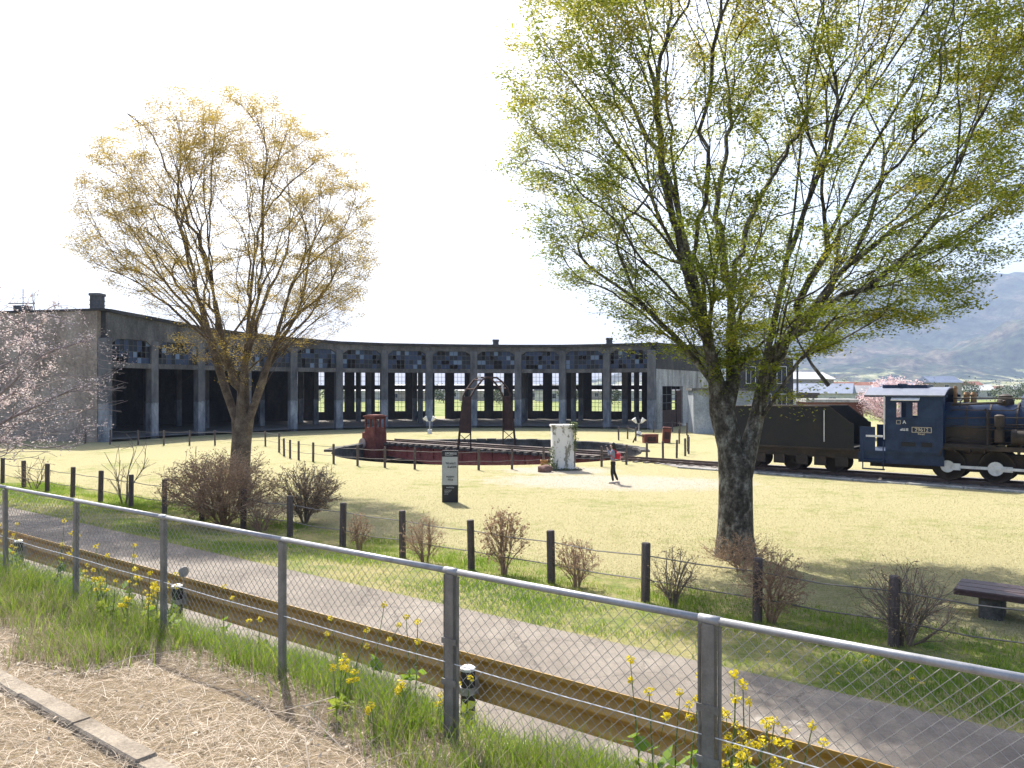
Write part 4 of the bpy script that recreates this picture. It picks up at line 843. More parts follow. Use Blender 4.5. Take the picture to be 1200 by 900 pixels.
# ------------------------------------------------------------------ shrubs
def shrub(label, u, y, z, wd, h, seed, n1, n2, tw, budm=None, nb=0, grp=None, stems=7, r_root=.03, name='bare_shrub', squat=.56, r_tip=.0032):
    g = np.random.default_rng(seed); p = gp(u, y, z); o = thing(name, label, 'shrub', p, 0, grp)
    st = []
    for i in range(stems):
        a = g.random()*6.28; q = g.uniform(.2, .5)
        st.append(([(math.cos(a)*.05, math.sin(a)*.05, -.05), (math.cos(a)*wd*.08, math.sin(a)*wd*.08, h*.12), (math.cos(a)*wd*.16*q*2, math.sin(a)*wd*.16*q*2, h*.3)], None))
    acc = lambda q: q[2] > h*.16
    a1 = crown_points(n1, (0, 0, h*squat), (wd*.4, wd*.4, h*(1-squat)*.85), g, .35, acc); a2 = crown_points(n2, (0, 0, h*squat), (wd*.52, wd*.52, h*(1-squat)), g, .45, acc)
    lob = crown_points(6, (0, 0, h*squat), (wd*.3, wd*.3, h*(1-squat)*.6), g, .4); li = g.integers(0, 6, n2); sel = g.random(n2) < .6
    a2[sel] = lob[li[sel]]+(a2[sel]-np.array([0, 0, h*squat]))*.6*g.uniform(.7, 1.25, (int(sel.sum()), 1)); a2 += g.normal(0, .05*wd, a2.shape); a2 = a2[a2[:, 2] > h*.14]
    P, PA, CH = grow(st, [(a1, h*.12, 0), (a2, h*.09, 0)], g, .3, 2.2); rad = radii(len(P), PA, r_tip, r_root)
    tubes_mesh('branches', P, CH, rad, tw, o, (0, 99), (5, 4, 3))
    if nb:
        C = np.concatenate([P[ids[-1]][None]+(P[ids[0]]-P[ids[-1]])[None]*g.random((nb, 1))*.7+g.normal(0, .015*wd, (nb, 3)) for ids, s_ in CH if s_ == 2]); stuff(leaf_mesh('buds', C, .035 if h < 1.3 else .05, budm, g, o, 1.0))
    return o
shrub('big reddish dome shaped bare shrub beneath the golden tree', 262, 618, .03, 2.9, 1.9, 1, 130, 2300, twig_red, bud_m, 7, stems=16, r_root=.035, r_tip=.005)
shrub('rounded grey brown bare shrub right of the reddish dome shrub', 357, 612, .03, 1.95, 1.65, 2, 80, 1400, twig_m, bud_m, 4, stems=10, r_root=.03, r_tip=.005)
shrub('low wispy twiggy shrub in front of the two domed shrubs', 306, 624, .05, 1.5, 1.1, 3, 40, 300, twig_red, bud_m, 3, stems=8, r_tip=.004)
for i, (u, y, wpx, hpx, tw, lab) in enumerate(((421, 646, 34, 46, twig_red, 'smallest reddish bare shrub beside the timber posts'), (498, 660, 52, 58, twig_red, 'small leafless shrub with dense reddish top between timber posts'), (590, 674, 56, 78, twig_red, 'tall narrow leafless reddish shrub between timber posts behind the road'),
        (676, 690, 54, 60, twig_red, 'small rounded reddish shrub beside a timber post'), (790, 712, 62, 72, twig_m, 'dark stemmed open bare shrub near the big tree'), (905, 730, 84, 90, twig_red, 'brown budding shrub at the foot of the big tree trunk'), (1060, 757, 118, 100, twig_m, 'wide dark twiggy shrub beside the timber bench'))):
    d = gp(u, y, .08).y
    shrub(lab, u, y, .08, wpx*d/F, hpx*d/F, 10+i, 30 if i < 6 else 60, (260, 380, 480, 420, 380, 650, 700)[i], tw, bud_m, 5 if tw is twig_red else 2, stems=6 if i < 6 else 5, r_root=.024 if i < 6 else .035, r_tip=.0028)
shrub('russet low shrub hugging the base of the big tree', 868, 668, .03, 1.5, .75, 30, 30, 330, twig_red, bud_m, 7, r_tip=.003)
shrub('thin bare sapling behind the timber posts', 146, 592, .03, 1.9, 2.3, 31, 14, 50, twig_m, None, 0, stems=3, name='bare_sapling', r_root=.035, r_tip=.007)
shrub('short bare sapling beside the reddish dome shrub', 192, 600, .03, 1.0, 1.0, 32, 9, 36, twig_m, None, 0, stems=2, name='bare_sapling', r_root=.025, r_tip=.006)
shrub('scrubby bare sapling near the far end of the timber posts', 40, 576, .03, 1.6, 1.3, 34, 12, 60, twig_m, bud_m, 3, stems=3, name='bare_sapling', r_root=.025, r_tip=.006)

# ------------------------------------------------------------------ post and wire fences
wire_m = mat('dull_wire', [(.12, .11, .1), (.2, .19, .18)], 5, .6, 0, metal=.4)
def post_fence(label, pts, hgt, r, zs, loop_=False, gaps=()):
    o = thing('post_and_wire_fence', label, 'fence', pts[0]); b0 = Vector(pts[0])
    mb = MB(); mb.lathe([(r, -.15), (r, hgt-.02), (r*.85, hgt)], 8); p0 = mb.build('post', wood_post, o)
    for i, p in enumerate(pts):
        q = Vector(p)-b0; rot = (random.uniform(-.025, .025), random.uniform(-.025, .025), random.uniform(0, 1))
        if i == 0: p0.location = q; p0.rotation_euler = rot
        else: share(p0, 'post', o, q, rot)
    for z in zs:
        for i in range(len(pts)-1):
            if i in gaps: continue
            a, c = Vector(pts[i])-b0, Vector(pts[i+1])-b0; a.z += z; c.z += z; m_ = (a+c)/2; m_.z -= random.uniform(.01, .05)
            MB().tube([a, m_, c], .011, 4, False).build('wire', wire_m, o)
    return o
post_fence('row of dark timber posts with two wires along the far side of the road', [tn(-2.45-1.972*k, 12.25, zprof(12.25)) for k in range(-3, 17)], 1.02, .078, (.8, .38))
near_ring = [(327, 530), (333, 534.5), (340, 537), (350, 539), (367, 541), (391, 543.5), (419, 546), (451, 548), (486, 550), (523, 551), (561, 551), (600, 550), (637, 548.5), (673, 547.5), (705, 547), (734, 544.5), (758, 541.5), (777, 539), (793, 537), (803, 534.5), (807, 532)]
post_fence('dark post and wire fence around the near side of the turntable pit', [gp(u, y) for u, y in near_ring], 1.0, .06, (.85, .42), gaps=(15, 16, 17, 18))
post_fence('dark post and wire fence in front of the closed stalls at the roundhouse end', [gp(u, y) for u, y in ((100, 520), (129, 521), (162, 521.5), (192, 522), (222, 522), (252, 522), (281, 522.5), (311, 523), (327, 526))], 1.0, .06, (.9, .4))
post_fence('dark post and wire fence beyond the turntable near the rusty machine boxes', [gp(u, y) for u, y in ((725, 516), (735.5, 514.5), (745, 517), (766, 507), (788, 506), (797, 508), (805, 510), (796, 520), (806, 529))], 1.0, .06, (.85,), gaps=(2, 6, 7))

# ------------------------------------------------------------------ chain link fence along the railway
FN = 4.074; FT0 = -5.506; FS = 1.885; ZB, ZTP = 1.30, 2.535
cf = thing('chain_link_fence', 'galvanised chain link fence with round top rail between railway bank and road', 'fence', tn(FT0, FN, 0), ROT_T)
mb = MB().b2((-.03, -.022, ZB-.2), (.03, -.016, ZTP-.02)).b2((-.03, -.016, ZB-.2), (-.024, .02, ZTP-.02)).b2((.024, -.016, ZB-.2), (.03, .02, ZTP-.02))
p0 = mb.build('post', post_galv, cf)
mbd = MB().b2((-.035, -.024, ZB-.2), (.035, -.016, ZTP-.02)).b2((-.035, -.016, ZB-.2), (-.027, .024, ZTP-.02)).b2((.027, -.016, ZB-.2), (.035, .024, ZTP-.02))
mbd.tube([(-.058, 0, ZB-.2), (-.058, 0, ZTP-.03)], .011, 6); mbd.tube([(.058, 0, ZB-.2), (.058, 0, ZTP-.03)], .011, 6); mbd.b2((-.065, -.03, ZTP-.5), (.065, -.024, ZTP-.46)); mbd.b2((-.065, -.03, 1.75), (.065, -.024, 1.79))
pd_ = mbd.build('double_post', post_galv, cf); pd_.location = (FS, 0, 0)
ks = list(range(-10, 6))
for k in ks:
    if k in (0,): continue
    if k in (1, 2): 
        if k == 2: share(pd_, 'double_post', cf, (FS*2, 0, 0))
        continue
    share(p0, 'post', cf, (FS*k, 0, 0), (random.uniform(-.008, .008), random.uniform(-.008, .008), 0))
r0 = MB().tube([(-FS*.5, 0, ZTP), (FS*.5, 0, ZTP)], .0215, 10).build('top_rail', galv, cf, True); r0.location = (FS*.5, 0, 0)
for k in ks[:-1]:
    if k != 0: share(r0, 'top_rail', cf, (FS*(k+.5), 0, 0))
sl = MB().tube([(-.06, 0, ZTP), (.06, 0, ZTP)], .0255, 10).build('rail_sleeve', galv, cf, True); sl.location = (FS*1.0, 0, 0)
for k in (2, -1, -4): share(sl, 'rail_sleeve', cf, (FS*k, 0, 0))
pan = MB(); h = 1.2; st_ = .0792; wr_ = .0024; z0 = 1.325
nn_ = int(round(FS/st_)); st_ = FS/nn_; seg = st_/2; rows = int(h/seg)
for i in range(nn_):                       # woven zigzag wires, one for each column of diamonds
    pts = []
    for j in range(rows+1):
        pts.append((i*st_+(seg if j % 2 else 0)+ (seg*.5), .002*(1 if j % 2 else -1), z0+j*seg))
    pan.tube(pts, wr_, 4, False)
    pts = [(p[0]-(2*seg if j % 2 else 0), -p[1], p[2]) for j, p in enumerate(pts)]
    pan.tube(pts, wr_, 4, False)
pn = stuff(pan.build('wire_mesh', mat('zinc_wire', [(.27, .265, .25), (.36, .35, .335)], 9, .8, 0, fine=.15, spec=.2), cf, True, fixn=False)); pn.location = (0, .012, 0)
tw0 = MB().tube([(0, 0, 0), (FS*.5, 0, -.008), (FS, 0, 0)], .0035, 5).build('tension_wire', white_metal, cf); tw0.location = (0, -.008, 1.9)
for k in ks[:-1]:
    if k != 0:
        stuff(share(pn, 'wire_mesh', cf, (FS*k, .012, 0))); share(tw0, 'tension_wire', cf, (FS*k, -.008, 1.9))

# ------------------------------------------------------------------ guardrail
GN = 5.77; GT0 = -4.914; GS = 5.2
brown = mat('brown_guardrail_paint', [(.36, .2, .045), (.45, .26, .065), (.5, .3, .09)], 1.2, .5, .05, fine=.15, spec=.4)
gpost = mat('dark_brown_post', [(.035, .03, .026), (.06, .052, .045)], 4, .7, .2)
gr = thing('guardrail', 'brown corrugated beam guardrail on round posts along the near road edge', 'guardrail', tn(GT0, GN, 0), ROT_T)
ZG = 1.12; HG = .43
prof = [(.0, 0.0), (.004, -.02)]+[(.042-.042*math.cos(2*math.pi*q/12), -.02-.2*q/12) for q in range(1, 13)]+[(.042-.042*math.cos(2*math.pi*q/12), -.22-.19*q/12) for q in range(1, 13)]+[(0, -HG)]
def beam(x0, x1):
    mb = MB(); n = len(prof); vs_ = []
    for x in (x0, x1):
        vs_ += [(x, .11+a, ZG+.08+b) for a, b in prof]+[(x, .117+a, ZG+.08+b) for a, b in prof]
    f = []
    for i in range(n-1): f += [(i, i+1, 2*n+i+1, 2*n+i), (n+i, 3*n+i, 3*n+i+1, n+i+1)]
    f += [(0, 2*n, 3*n, n), (n-1, 2*n-1, 4*n-1, 3*n-1)]; mb.add(vs_, f); return mb
b0 = beam(0, GS).build('beam', brown, gr, 'auto', fixn=False)
gp0 = MB().lathe([(.07, .1), (.07, ZG-.03)], 18).build('post', gpost, gr, 'auto')
cp0 = MB().lathe([(.074, ZG-.035), (.074, ZG-.012), (.05, ZG+.004), (.01, ZG+.008)], 18).build('post_cap', mat('lit_tone_post_cap', [(.6, .58, .55), (.7, .69, .67)], 5, .6, 0), gr, 'auto')  # cap coloured pale to stand for the light falling on it
br0 = MB().lathe([(.071, ZG-.26), (.078, ZG-.26), (.078, ZG-.19), (.071, ZG-.19)], 18).b2((-.04, .06, ZG-.28), (.04, .115, ZG-.12)).b2((-.13, -.02, ZG-.25), (-.07, .02, ZG-.2)).build('bracket', galv, gr)
for k in range(-7, 4):
    if k:
        share(gp0, 'post', gr, (GS*k, 0, 0)); share(cp0, 'post_cap', gr, (GS*k, 0, 0)); share(br0, 'bracket', gr, (GS*k, 0, 0)); share(b0, 'beam', gr, (GS*k, 0, 0))
dl = thing('road_delineator', 'small round grey road delineator on a stem fixed to a guardrail post', 'delineator', tn(GT0-GS, GN, ZG), ROT_T)
MB().tube([(.04, .07, -.1), (.04, .07, .12)], .012, 6).build('stem', galv, dl)
mb = MB(); mb.M = Matrix.Rotation(R(90), 4, 'Z'); mb.lathe([(.01, -.015), (.07, -.015), (.075, 0), (.07, .015), (.01, .015)], 18, (.07, -.04, .17), 'y'); mb.build('reflector', mat('grey_plastic', [(.2, .19, .18), (.3, .29, .27)], 5, .6, 0), dl)
rk = struct(MB().b2((0, 0, 0), (.01, .01, .01)).build('trackside_kerb', conc)); rk.location = tn(-20, 2.57, 1.31); rk.rotation_euler.z = ROT_T
kb = MB().bbox((-.447, -.075, -.1), (.447, .075, .15), .018).build('kerb_block', mat('kerb_concrete', [(.17, .14, .105), (.26, .22, .17), (.33, .285, .225)], 2.5, .95, .6, bscale=40, fine=.3), rk); kb.location = (.3, 0, 0)
for i in range(1, 28): share(kb, 'kerb_block', rk, (.3+.9*i, random.uniform(-.008, .008), random.uniform(-.008, .008)), (0, random.uniform(-.01, .01), random.uniform(-.012, .012)))

# ------------------------------------------------------------------ bench
bw = mat('bench_timber', [(.045, .024, .022), (.075, .042, .038), (.11, .07, .062)], 2, .55, .25, stretch=(.6, 3, 3), fine=.3)
bp_ = gp(1117, 690, .45); bn = thing('park_bench', 'dark brown plank bench with stone legs beside the wide twiggy shrub', 'bench', (bp_.x, bp_.y, 0), ROT_T)
q0 = MB().bbox((0, 0, .36), (2.4, .29, .46), .02).build('seat_plank', bw, bn)
for i in (1, 2): share(q0, 'seat_plank', bn, (0, .297*i, 0))
for x in (.35, 1.8): MB().bbox((x, .1, -.05), (x+.34, .78, .36), .03).build('leg', stone_m, bn)

# ------------------------------------------------------------------ sign, pillar and small things on the lawn
sp = gp(527.5, 588.5); sg = thing('information_sign', 'upright slab sign with white panel between black bands on the lawn', 'sign', sp, R(-7))
blk = mat('black_sign_panel', [(.02, .02, .022), (.03, .03, .032)], 4, .5, 0); whp = mat('pale_grey_sign_panel', [(.4, .41, .4), (.45, .46, .45)], 4, .5, 0)
MB().bbox((-.27, -.05, -.05), (.27, .05, 1.73), .012).build('slab', blk, sg)
pnl = MB().b2((-.262, -.056, .58), (.262, -.048, 1.52)).build('panel', whp, sg)
wl = mat('white_print', [(.6, .6, .6), (.7, .7, .7)], 4, .6, 0); bl = mat('black_print', [(.015, .015, .016), (.02, .02, .02)], 4, .6, 0)
glyphs(sg, -.16, 1.6, 6, .06, -.051, wl, 'lettering', seed=1); glyphs(sg, -.16, 1.56, 12, .02, -.051, wl, 'lettering', seed=2)
glyphs(pnl, -.14, 1.27, 5, .062, -.057, bl, 'lettering', seed=3); glyphs(pnl, -.08, 1.15, 4, .07, -.057, bl, 'lettering', seed=6)
glyphs(pnl, -.12, .83, 5, .05, -.057, bl, 'lettering', seed=7); glyphs(pnl, -.07, .73, 3, .055, -.057, bl, 'lettering', seed=8)
glyphs(sg, -.12, .48, 6, .04, -.051, wl, 'lettering', seed=9)
for i in range(4): glyphs(sg, -.18, .4-.045*i, 12-i*2, .018, -.051, wl, 'lettering', seed=20+i)
# white pillar with flaking paint
flake = bpy.data.materials.new('flaking_white_paint'); N, L = nodes_of(flake); b = N['Principled BSDF']; g_ = N.new('ShaderNodeNewGeometry'); v = g_.outputs['Position']
n1 = noise(N, L, v, 3.5, 7, .7, (1, 1, .45)); n2 = noise(N, L, v, 18, 4, .6)
r_ = ramp(N, L, n1.outputs[0], [(.72, .71, .69), (.66, .65, .62), (.25, .24, .19), (.14, .13, .1)], [.0, .535, .55, .72])
L.new(r_.outputs[0], b.inputs['Base Color']); b.inputs['Roughness'].default_value = .8
bp2 = N.new('ShaderNodeBump'); bp2.inputs['Strength'].default_value = .4; bp2.inputs['Distance'].default_value = .02; L.new(n1.outputs[0], bp2.inputs['Height']); L.new(bp2.outputs[0], b.inputs['Normal'])
wp = gp(659, 550); pr_ = thing('concrete_pillar', 'squat white painted concrete pillar with flaking paint beside the turntable', 'pillar', wp, R(6))
mb = MB()
vs_ = []; zs = [0, .1, .5, 1.2, 1.8, 1.98, 2.02, 2.1]; sx_ = [.56, .53, .515, .51, .515, .52, .57, .57]
for z, s_ in zip(zs, sx_):
    for k in range(16):
        a = 2*math.pi*(k+.5)/16; c_, n_ = math.cos(a), math.sin(a); e_ = .35
        vs_.append((math.copysign(abs(c_)**e_, c_)*s_, math.copysign(abs(n_)**e_, n_)*s_*.82, z))
mb.add(vs_, [(i*16+k, i*16+(k+1) % 16, (i+1)*16+(k+1) % 16, (i+1)*16+k) for i in range(len(zs)-1) for k in range(16)]+[tuple(range(112, 128))]); mb.build('shaft', flake, pr_, 'auto')
MB().bbox((-.8, -.6, -.05), (.85, .6, .06), .03).build('plinth', conc, pr_)
g = np.random.default_rng(12); iv = thing('ivy', 'ivy climbing the edges of the white flaking pillar', 'plant', wp, R(6))
C = []
for (x, z0_, z1_, n_, wd_) in ((.52, .9, 2.2, 320, .05), (.4, 1.85, 2.25, 160, .12), (-.56, .0, 1.1, 260, .06), (-.6, 0, .35, 160, .16), (.1, -.0, .12, 90, .4)):
    C.append(np.stack([g.normal(x, wd_, n_), g.uniform(-.55, -.38, n_) if wd_ < .3 else g.uniform(-.7, -.55, n_), g.uniform(z0_, z1_, n_)], 1))
stuff(leaf_mesh('leaves', np.concatenate(C), .08, ivy_m, g, iv, 1.0))
for x in (-.55, .54): MB().tube([(x-.05, -.47, 0), (x, -.46, .5), (x-.02, -.46, 1.0), (x, -.45, 1.8 if x > 0 else 1.1)], .012, 4).build('stem', twig_m, iv)
def rock(name, label, p, s, m, seed):
    bm = bmesh.new(); bmesh.ops.create_icosphere(bm, subdivisions=3, radius=1); r = random.Random(seed)
    ph = [r.uniform(0, 6) for _ in range(6)]
    for v_ in bm.verts:
        c = v_.co; k = 1+.16*math.sin(c.x*3+ph[0])*math.cos(c.y*3+ph[1])+.1*math.sin(c.z*5+ph[2]+c.x*4); v_.co = Vector((c.x*s[0]*k, c.y*s[1]*k, max(-.1, c.z*s[2]*k)))
    me = bpy.data.meshes.new(name); bm.to_mesh(me); bm.free(); me.materials.append(m); o = bpy.data.objects.new(name, me); COL.objects.link(o); o.location = p; return tag(o, label, 'stone')
rock('stone', 'reddish brown boulder at the foot of the white pillar', gp(638.5, 553)+Vector((0, 0, .1)), (.3, .26, .24), mat('red_brown_stone', [(.13, .07, .06), (.22, .13, .11)], 4, .9, .6), 3)
mb = MB().bbox((-.16, -.12, 0), (.16, .12, .3), .03).bbox((-.18, -.14, .22), (.18, .14, .3), .02); o = mb.build('flower_pot', mat('ochre_clay', [(.35, .17, .05), (.45, .24, .08)], 4, .8, .2)); o.location = gp(638, 551.5)+Vector((0, .35, .16)); tag(o, 'small ochre pot standing behind the reddish boulder', 'pot')
def machine_box(label, u, y, size, rz, tilt, extra):
    p = gp(u, y); o = thing('rusty_machine_box', label, 'machine', p, rz); a, b_, c = size
    ob = MB().bbox((-a/2, -b_/2, 0), (a/2, b_/2, c), .04).build('casing', rust, o); ob.rotation_euler = (0, tilt, 0)
    mb = MB(); mb.b2((-a/2-.03, -b_/2-.03, c*.9), (a/2+.03, b_/2+.03, c*.95)); mb.b2((-a*.3, -b_/2-.02, c*.25), (a*.3, -b_/2, c*.7)); q = mb.build('lid', rust_dk, o); q.rotation_euler = (0, tilt, 0)
    for x in (-a*.4, a*.4): MB().b2((x-.06, -b_/2+.02, -.05), (x+.06, b_/2-.02, .06)).build('foot', rust_dk, o)
    if extra: MB().tube([(-a/2+.1, 0, c*.7), (-a/2-.5, -.1, c*1.0), (-1.3, -.2, .05)], .05, 6).build('lever', rust_dk, o)
machine_box('low wide rusty red machine box beyond the turntable', 762, 519, (1.0, .6, .62), R(8), 0, True)
machine_box('tall narrow rusty red machine box tilted beside the low one', 780.5, 519, (.56, .5, 1.1), R(-6), R(4), False)
for u, y, lab in ((503.5, 508, 'twin headed floodlight on the grass before the central stalls'), (748.5, 511, 'twin headed floodlight near the roundhouse end wall')):
    o = thing('floodlight', lab, 'floodlight', gp(u, y))
    MB().tube([(0, 0, 0), (0, 0, 1.0)], .05, 8).build('stand', galv, o); MB().bbox((-.17, -.17, 0), (.17, .17, .34), .03).build('control_box', white_metal, o)
    for s in (-1, 1):
        mb = MB(); mb.M = Matrix.Translation((s*.3, -.05, 1.2)) @ Matrix.Rotation(s*.6, 4, 'Y'); mb.lathe([(.06, -.2), (.11, -.05), (.19, .2), (.17, .22)], 12); mb.build('lamp_head', white_metal, o)
    MB().tube([(-.3, 0, 1.1), (0, 0, .98), (.3, 0, 1.1)], .03, 6).build('crossbar', galv, o)

# ------------------------------------------------------------------ the visitor
skin = mat('skin', [(.5, .32, .25), (.56, .37, .29)], 6, .6, 0); hair_m = mat('black_hair', [(.008, .007, .007), (.016, .014, .014)], 9, .5, .2, stretch=(4, 4, .5))
jac = mat('blue_grey_top', [(.17, .2, .27), (.23, .26, .33)], 5, .9, .2); trs = mat('black_trousers', [(.012, .012, .014), (.022, .021, .024)], 5, .85, .2); shoe_m = mat('pale_shoe', [(.5, .42, .36), (.6, .52, .46)], 6, .7, 0); red = mat('red_backpack', [(.5, .02, .035), (.62, .035, .05)], 5, .6, .1)
def skinned(name, verts, edges, m, parent, rootv=0, sub=2):
    me = bpy.data.meshes.new(name); me.from_pydata([v_[:3] for v_ in verts], edges, []); me.materials.append(m)
    o = bpy.data.objects.new(name, me); COL.objects.link(o)
    if parent: o.parent = parent
    md = o.modifiers.new('Skin', 'SKIN'); md.use_smooth_shade = True
    for i, v_ in enumerate(verts):
        sv_ = me.skin_vertices[0].data[i]; r = v_[3]; sv_.radius = r if hasattr(r, '__len__') else (r, r); sv_.use_root = (i == rootv)
    s = o.modifiers.new('Sub', 'SUBSURF'); s.levels = sub; s.render_levels = sub; return o
# local frame: x is where the person faces, z up
ft = gp(718.5, 566.5); face_rz = R(172)
hipL, hipR = (.0, .085, .84), (.0, -.085, .84)
B = [(0, 0, .88, (.085, .12)), (0, 0, 1.05, (.075, .1)), (.0, 0, 1.24, (.085, .13)), (.01, 0, 1.34, (.05, .07)), (.03, 0, 1.40, .042), (.05, 0, 1.48, (.075, .068)), (.06, 0, 1.55, (.07, .062)),
     (.0, .16, 1.3, .045), (.14, .2, 1.16, .038), (.22, .09, 1.37, .028), (.23, .06, 1.42, .024),
     (.0, -.16, 1.3, .045), (.14, -.2, 1.16, .038), (.22, -.09, 1.37, .028), (.23, -.06, 1.42, .024),
     (.0, .085, .8, .078), (.05, .085, .45, .052), (.0, .08, .1, .036), (.0, -.085, .8, .078), (-.04, -.09, .45, .052), (-.18, -.085, .11, .036), (.13, 0, 1.475, .014)]
Ed = [(0, 1), (1, 2), (2, 3), (3, 4), (4, 5), (5, 6), (2, 7), (7, 8), (8, 9), (9, 10), (2, 11), (11, 12), (12, 13), (13, 14), (0, 15), (15, 16), (16, 17), (0, 18), (18, 19), (19, 20), (5, 21)]
for s, base_i in ((1, 10), (-1, 14)):
    bx, by, bz_ = B[base_i][:3]
    for j, (dx, dy, dz) in enumerate(((.03, -.03, .06), (.045, -.02, .05), (.05, -.005, .035), (.045, .005, .02), (.0, -.05, .03))):
        k = len(B); B.append((bx+dx*.6, by+s*dy*.6, bz_+dz*.6, .009)); B.append((bx+dx, by+s*(dy-.012), bz_+dz, .007)); Ed += [(base_i, k), (k, k+1)]
per = skinned('person', B, Ed, skin, None); per.location = ft; per.rotation_euler.z = face_rz
tag(per, 'person in blue grey top and black trousers taking a photo, backpack on', 'person')
J = [(0, 0, .84, (.11, .15)), (0, 0, 1.05, (.1, .125)), (0, 0, 1.24, (.105, .145)), (.01, 0, 1.35, (.065, .085)), (.0, .17, 1.3, .062), (.14, .21, 1.15, .052), (.205, .11, 1.34, .042), (.0, -.17, 1.3, .062), (.14, -.21, 1.15, .052), (.205, -.11, 1.34, .042)]
skinned('jacket', J, [(0, 1), (1, 2), (2, 3), (2, 4), (4, 5), (5, 6), (2, 7), (7, 8), (8, 9)], jac, per)
T_ = [(0, 0, .9, (.1, .135)), (0, .085, .79, .09), (.05, .085, .45, .064), (.0, .08, .1, .048), (0, -.085, .79, .09), (-.04, -.09, .45, .064), (-.18, -.085, .12, .048)]
skinned('trousers', T_, [(0, 1), (1, 2), (2, 3), (0, 4), (4, 5), (5, 6)], trs, per)
skinned('hair', [(.06, 0, 1.6, (.085, .085)), (.0, 0, 1.57, (.105, .105)), (-.035, 0, 1.48, (.09, .105)), (-.05, 0, 1.36, (.06, .1)), (-.06, 0, 1.22, (.035, .075))], [(0, 1), (1, 2), (2, 3), (3, 4)], hair_m, per)
for x, y in ((.035, .08), (-.15, -.085)): MB().bbox((x-.12, y-.045, 0), (x+.14, y+.045, .08), .03).build('shoe', shoe_m, per, True)
for s in (-1, 1): MB().lathe([(.002, -.004), (.01, 0), (.002, .004)], 8, (.118, s*.03, 1.5), 'x').build('eye', hair_m, per); MB().lathe([(.003, -.01), (.02, 0), (.003, .01)], 8, (.045, s*.072, 1.49), 'y').build('ear', skin, per)
MB().b2((.112, -.02, 1.435), (.12, .02, 1.443)).build('mouth', red, per)
bk = thing('backpack', 'bright red backpack worn by the person taking a photo', 'bag', ft, face_rz)
skinned('bag_body', [(-.19, 0, .96, (.075, .12)), (-.2, 0, 1.1, (.085, .13)), (-.18, 0, 1.24, (.07, .12))], [(0, 1), (1, 2)], red, bk)
MB().bbox((-.31, -.09, .93), (-.26, .09, 1.1), .02).build('pocket', mat('pale_red_panel', [(.6, .2, .2), (.7, .3, .3)], 5, .6, 0), bk)
for s in (-1, 1): MB().tube([(-.16, s*.08, 1.26), (-.03, s*.09, 1.37), (.09, s*.1, 1.28), (.09, s*.12, 1.12), (-.1, s*.13, .98)], .016, 6).build('strap', red, bk)
cm = thing('camera', 'small dark camera held up to the face by the person', 'camera', ft, face_rz); MB().bbox((.24, -.06, 1.44), (.28, .06, 1.52), .008).build('body', blk, cm); MB().lathe([(.028, .28), (.028, .32), (.02, .33)], 12, (0, 0, 1.48), 'x').build('lens', blk, cm)

# ------------------------------------------------------------------ grass, straw and flowers
def scatter(n, t0, t1, n0, n1, g, m=90):
    t = g.uniform(t0, t1, n); q = g.uniform(n0, n1, n); z = np.interp(q, [-40, 2.2, 4.0, 4.55, 5.15, 5.72, 9.42, 10.2, 12.6, 14], [1.42, 1.42, 1.38, 1.22, .72, .34, .30, .27, .07, 0])
    p = np.stack([ET.x*t+EN.x*q, ET.y*t+EN.y*q, z-.01], 1); k = inview(p, m); return p[k], t[k], q[k]
g = np.random.default_rng(40)
# straw litter on the bank
p, t, q = scatter(130000, -17, 3, 0.6, 4.35, g)
dens = fbm(t*1.1, q*1.1, 4, 3); keep = g.random(len(p)) < np.clip(1.25-.5*np.clip((q-3.2)/1.0, 0, 1), 0, 1)
p = p[keep]; n_ = len(p); h = g.uniform(.05, .22, n_)*np.where(g.random(n_) < .07, 2.0, 1); v_, f_ = blades(p+np.array([0, 0, .02])+g.normal(0, .012, (n_, 3)), h, g.uniform(.0018, .005, n_), g.uniform(.7, 1.6, n_), 41, True)
tn_ = np.clip(.55*fbm(p[:, 0]*1.5, p[:, 1]*1.5, 3, 9)*1.6+g.normal(0, .3, n_), 0, 1)
stuff(npmesh('straw_litter', v_, f_, straw_m, np.repeat(tn_, 6)))
tag(bpy.data.objects['straw_litter'], 'bleached dry straw lying over the railway bank', 'straw')
p, t, q = scatter(5000, -17, 3, .6, 4.6, g, 60); n_ = len(p)
lf = stuff(leaf_mesh('leaf_litter', p+np.stack([np.zeros(n_), np.zeros(n_), g.uniform(.015, .06, n_)], 1), .035, straw_m, g, None, .6, np.clip(g.normal(.5, .33, n_), 0, 1)))
tag(lf, 'bleached husks and dead leaves strewn among the straw', 'leaf litter')
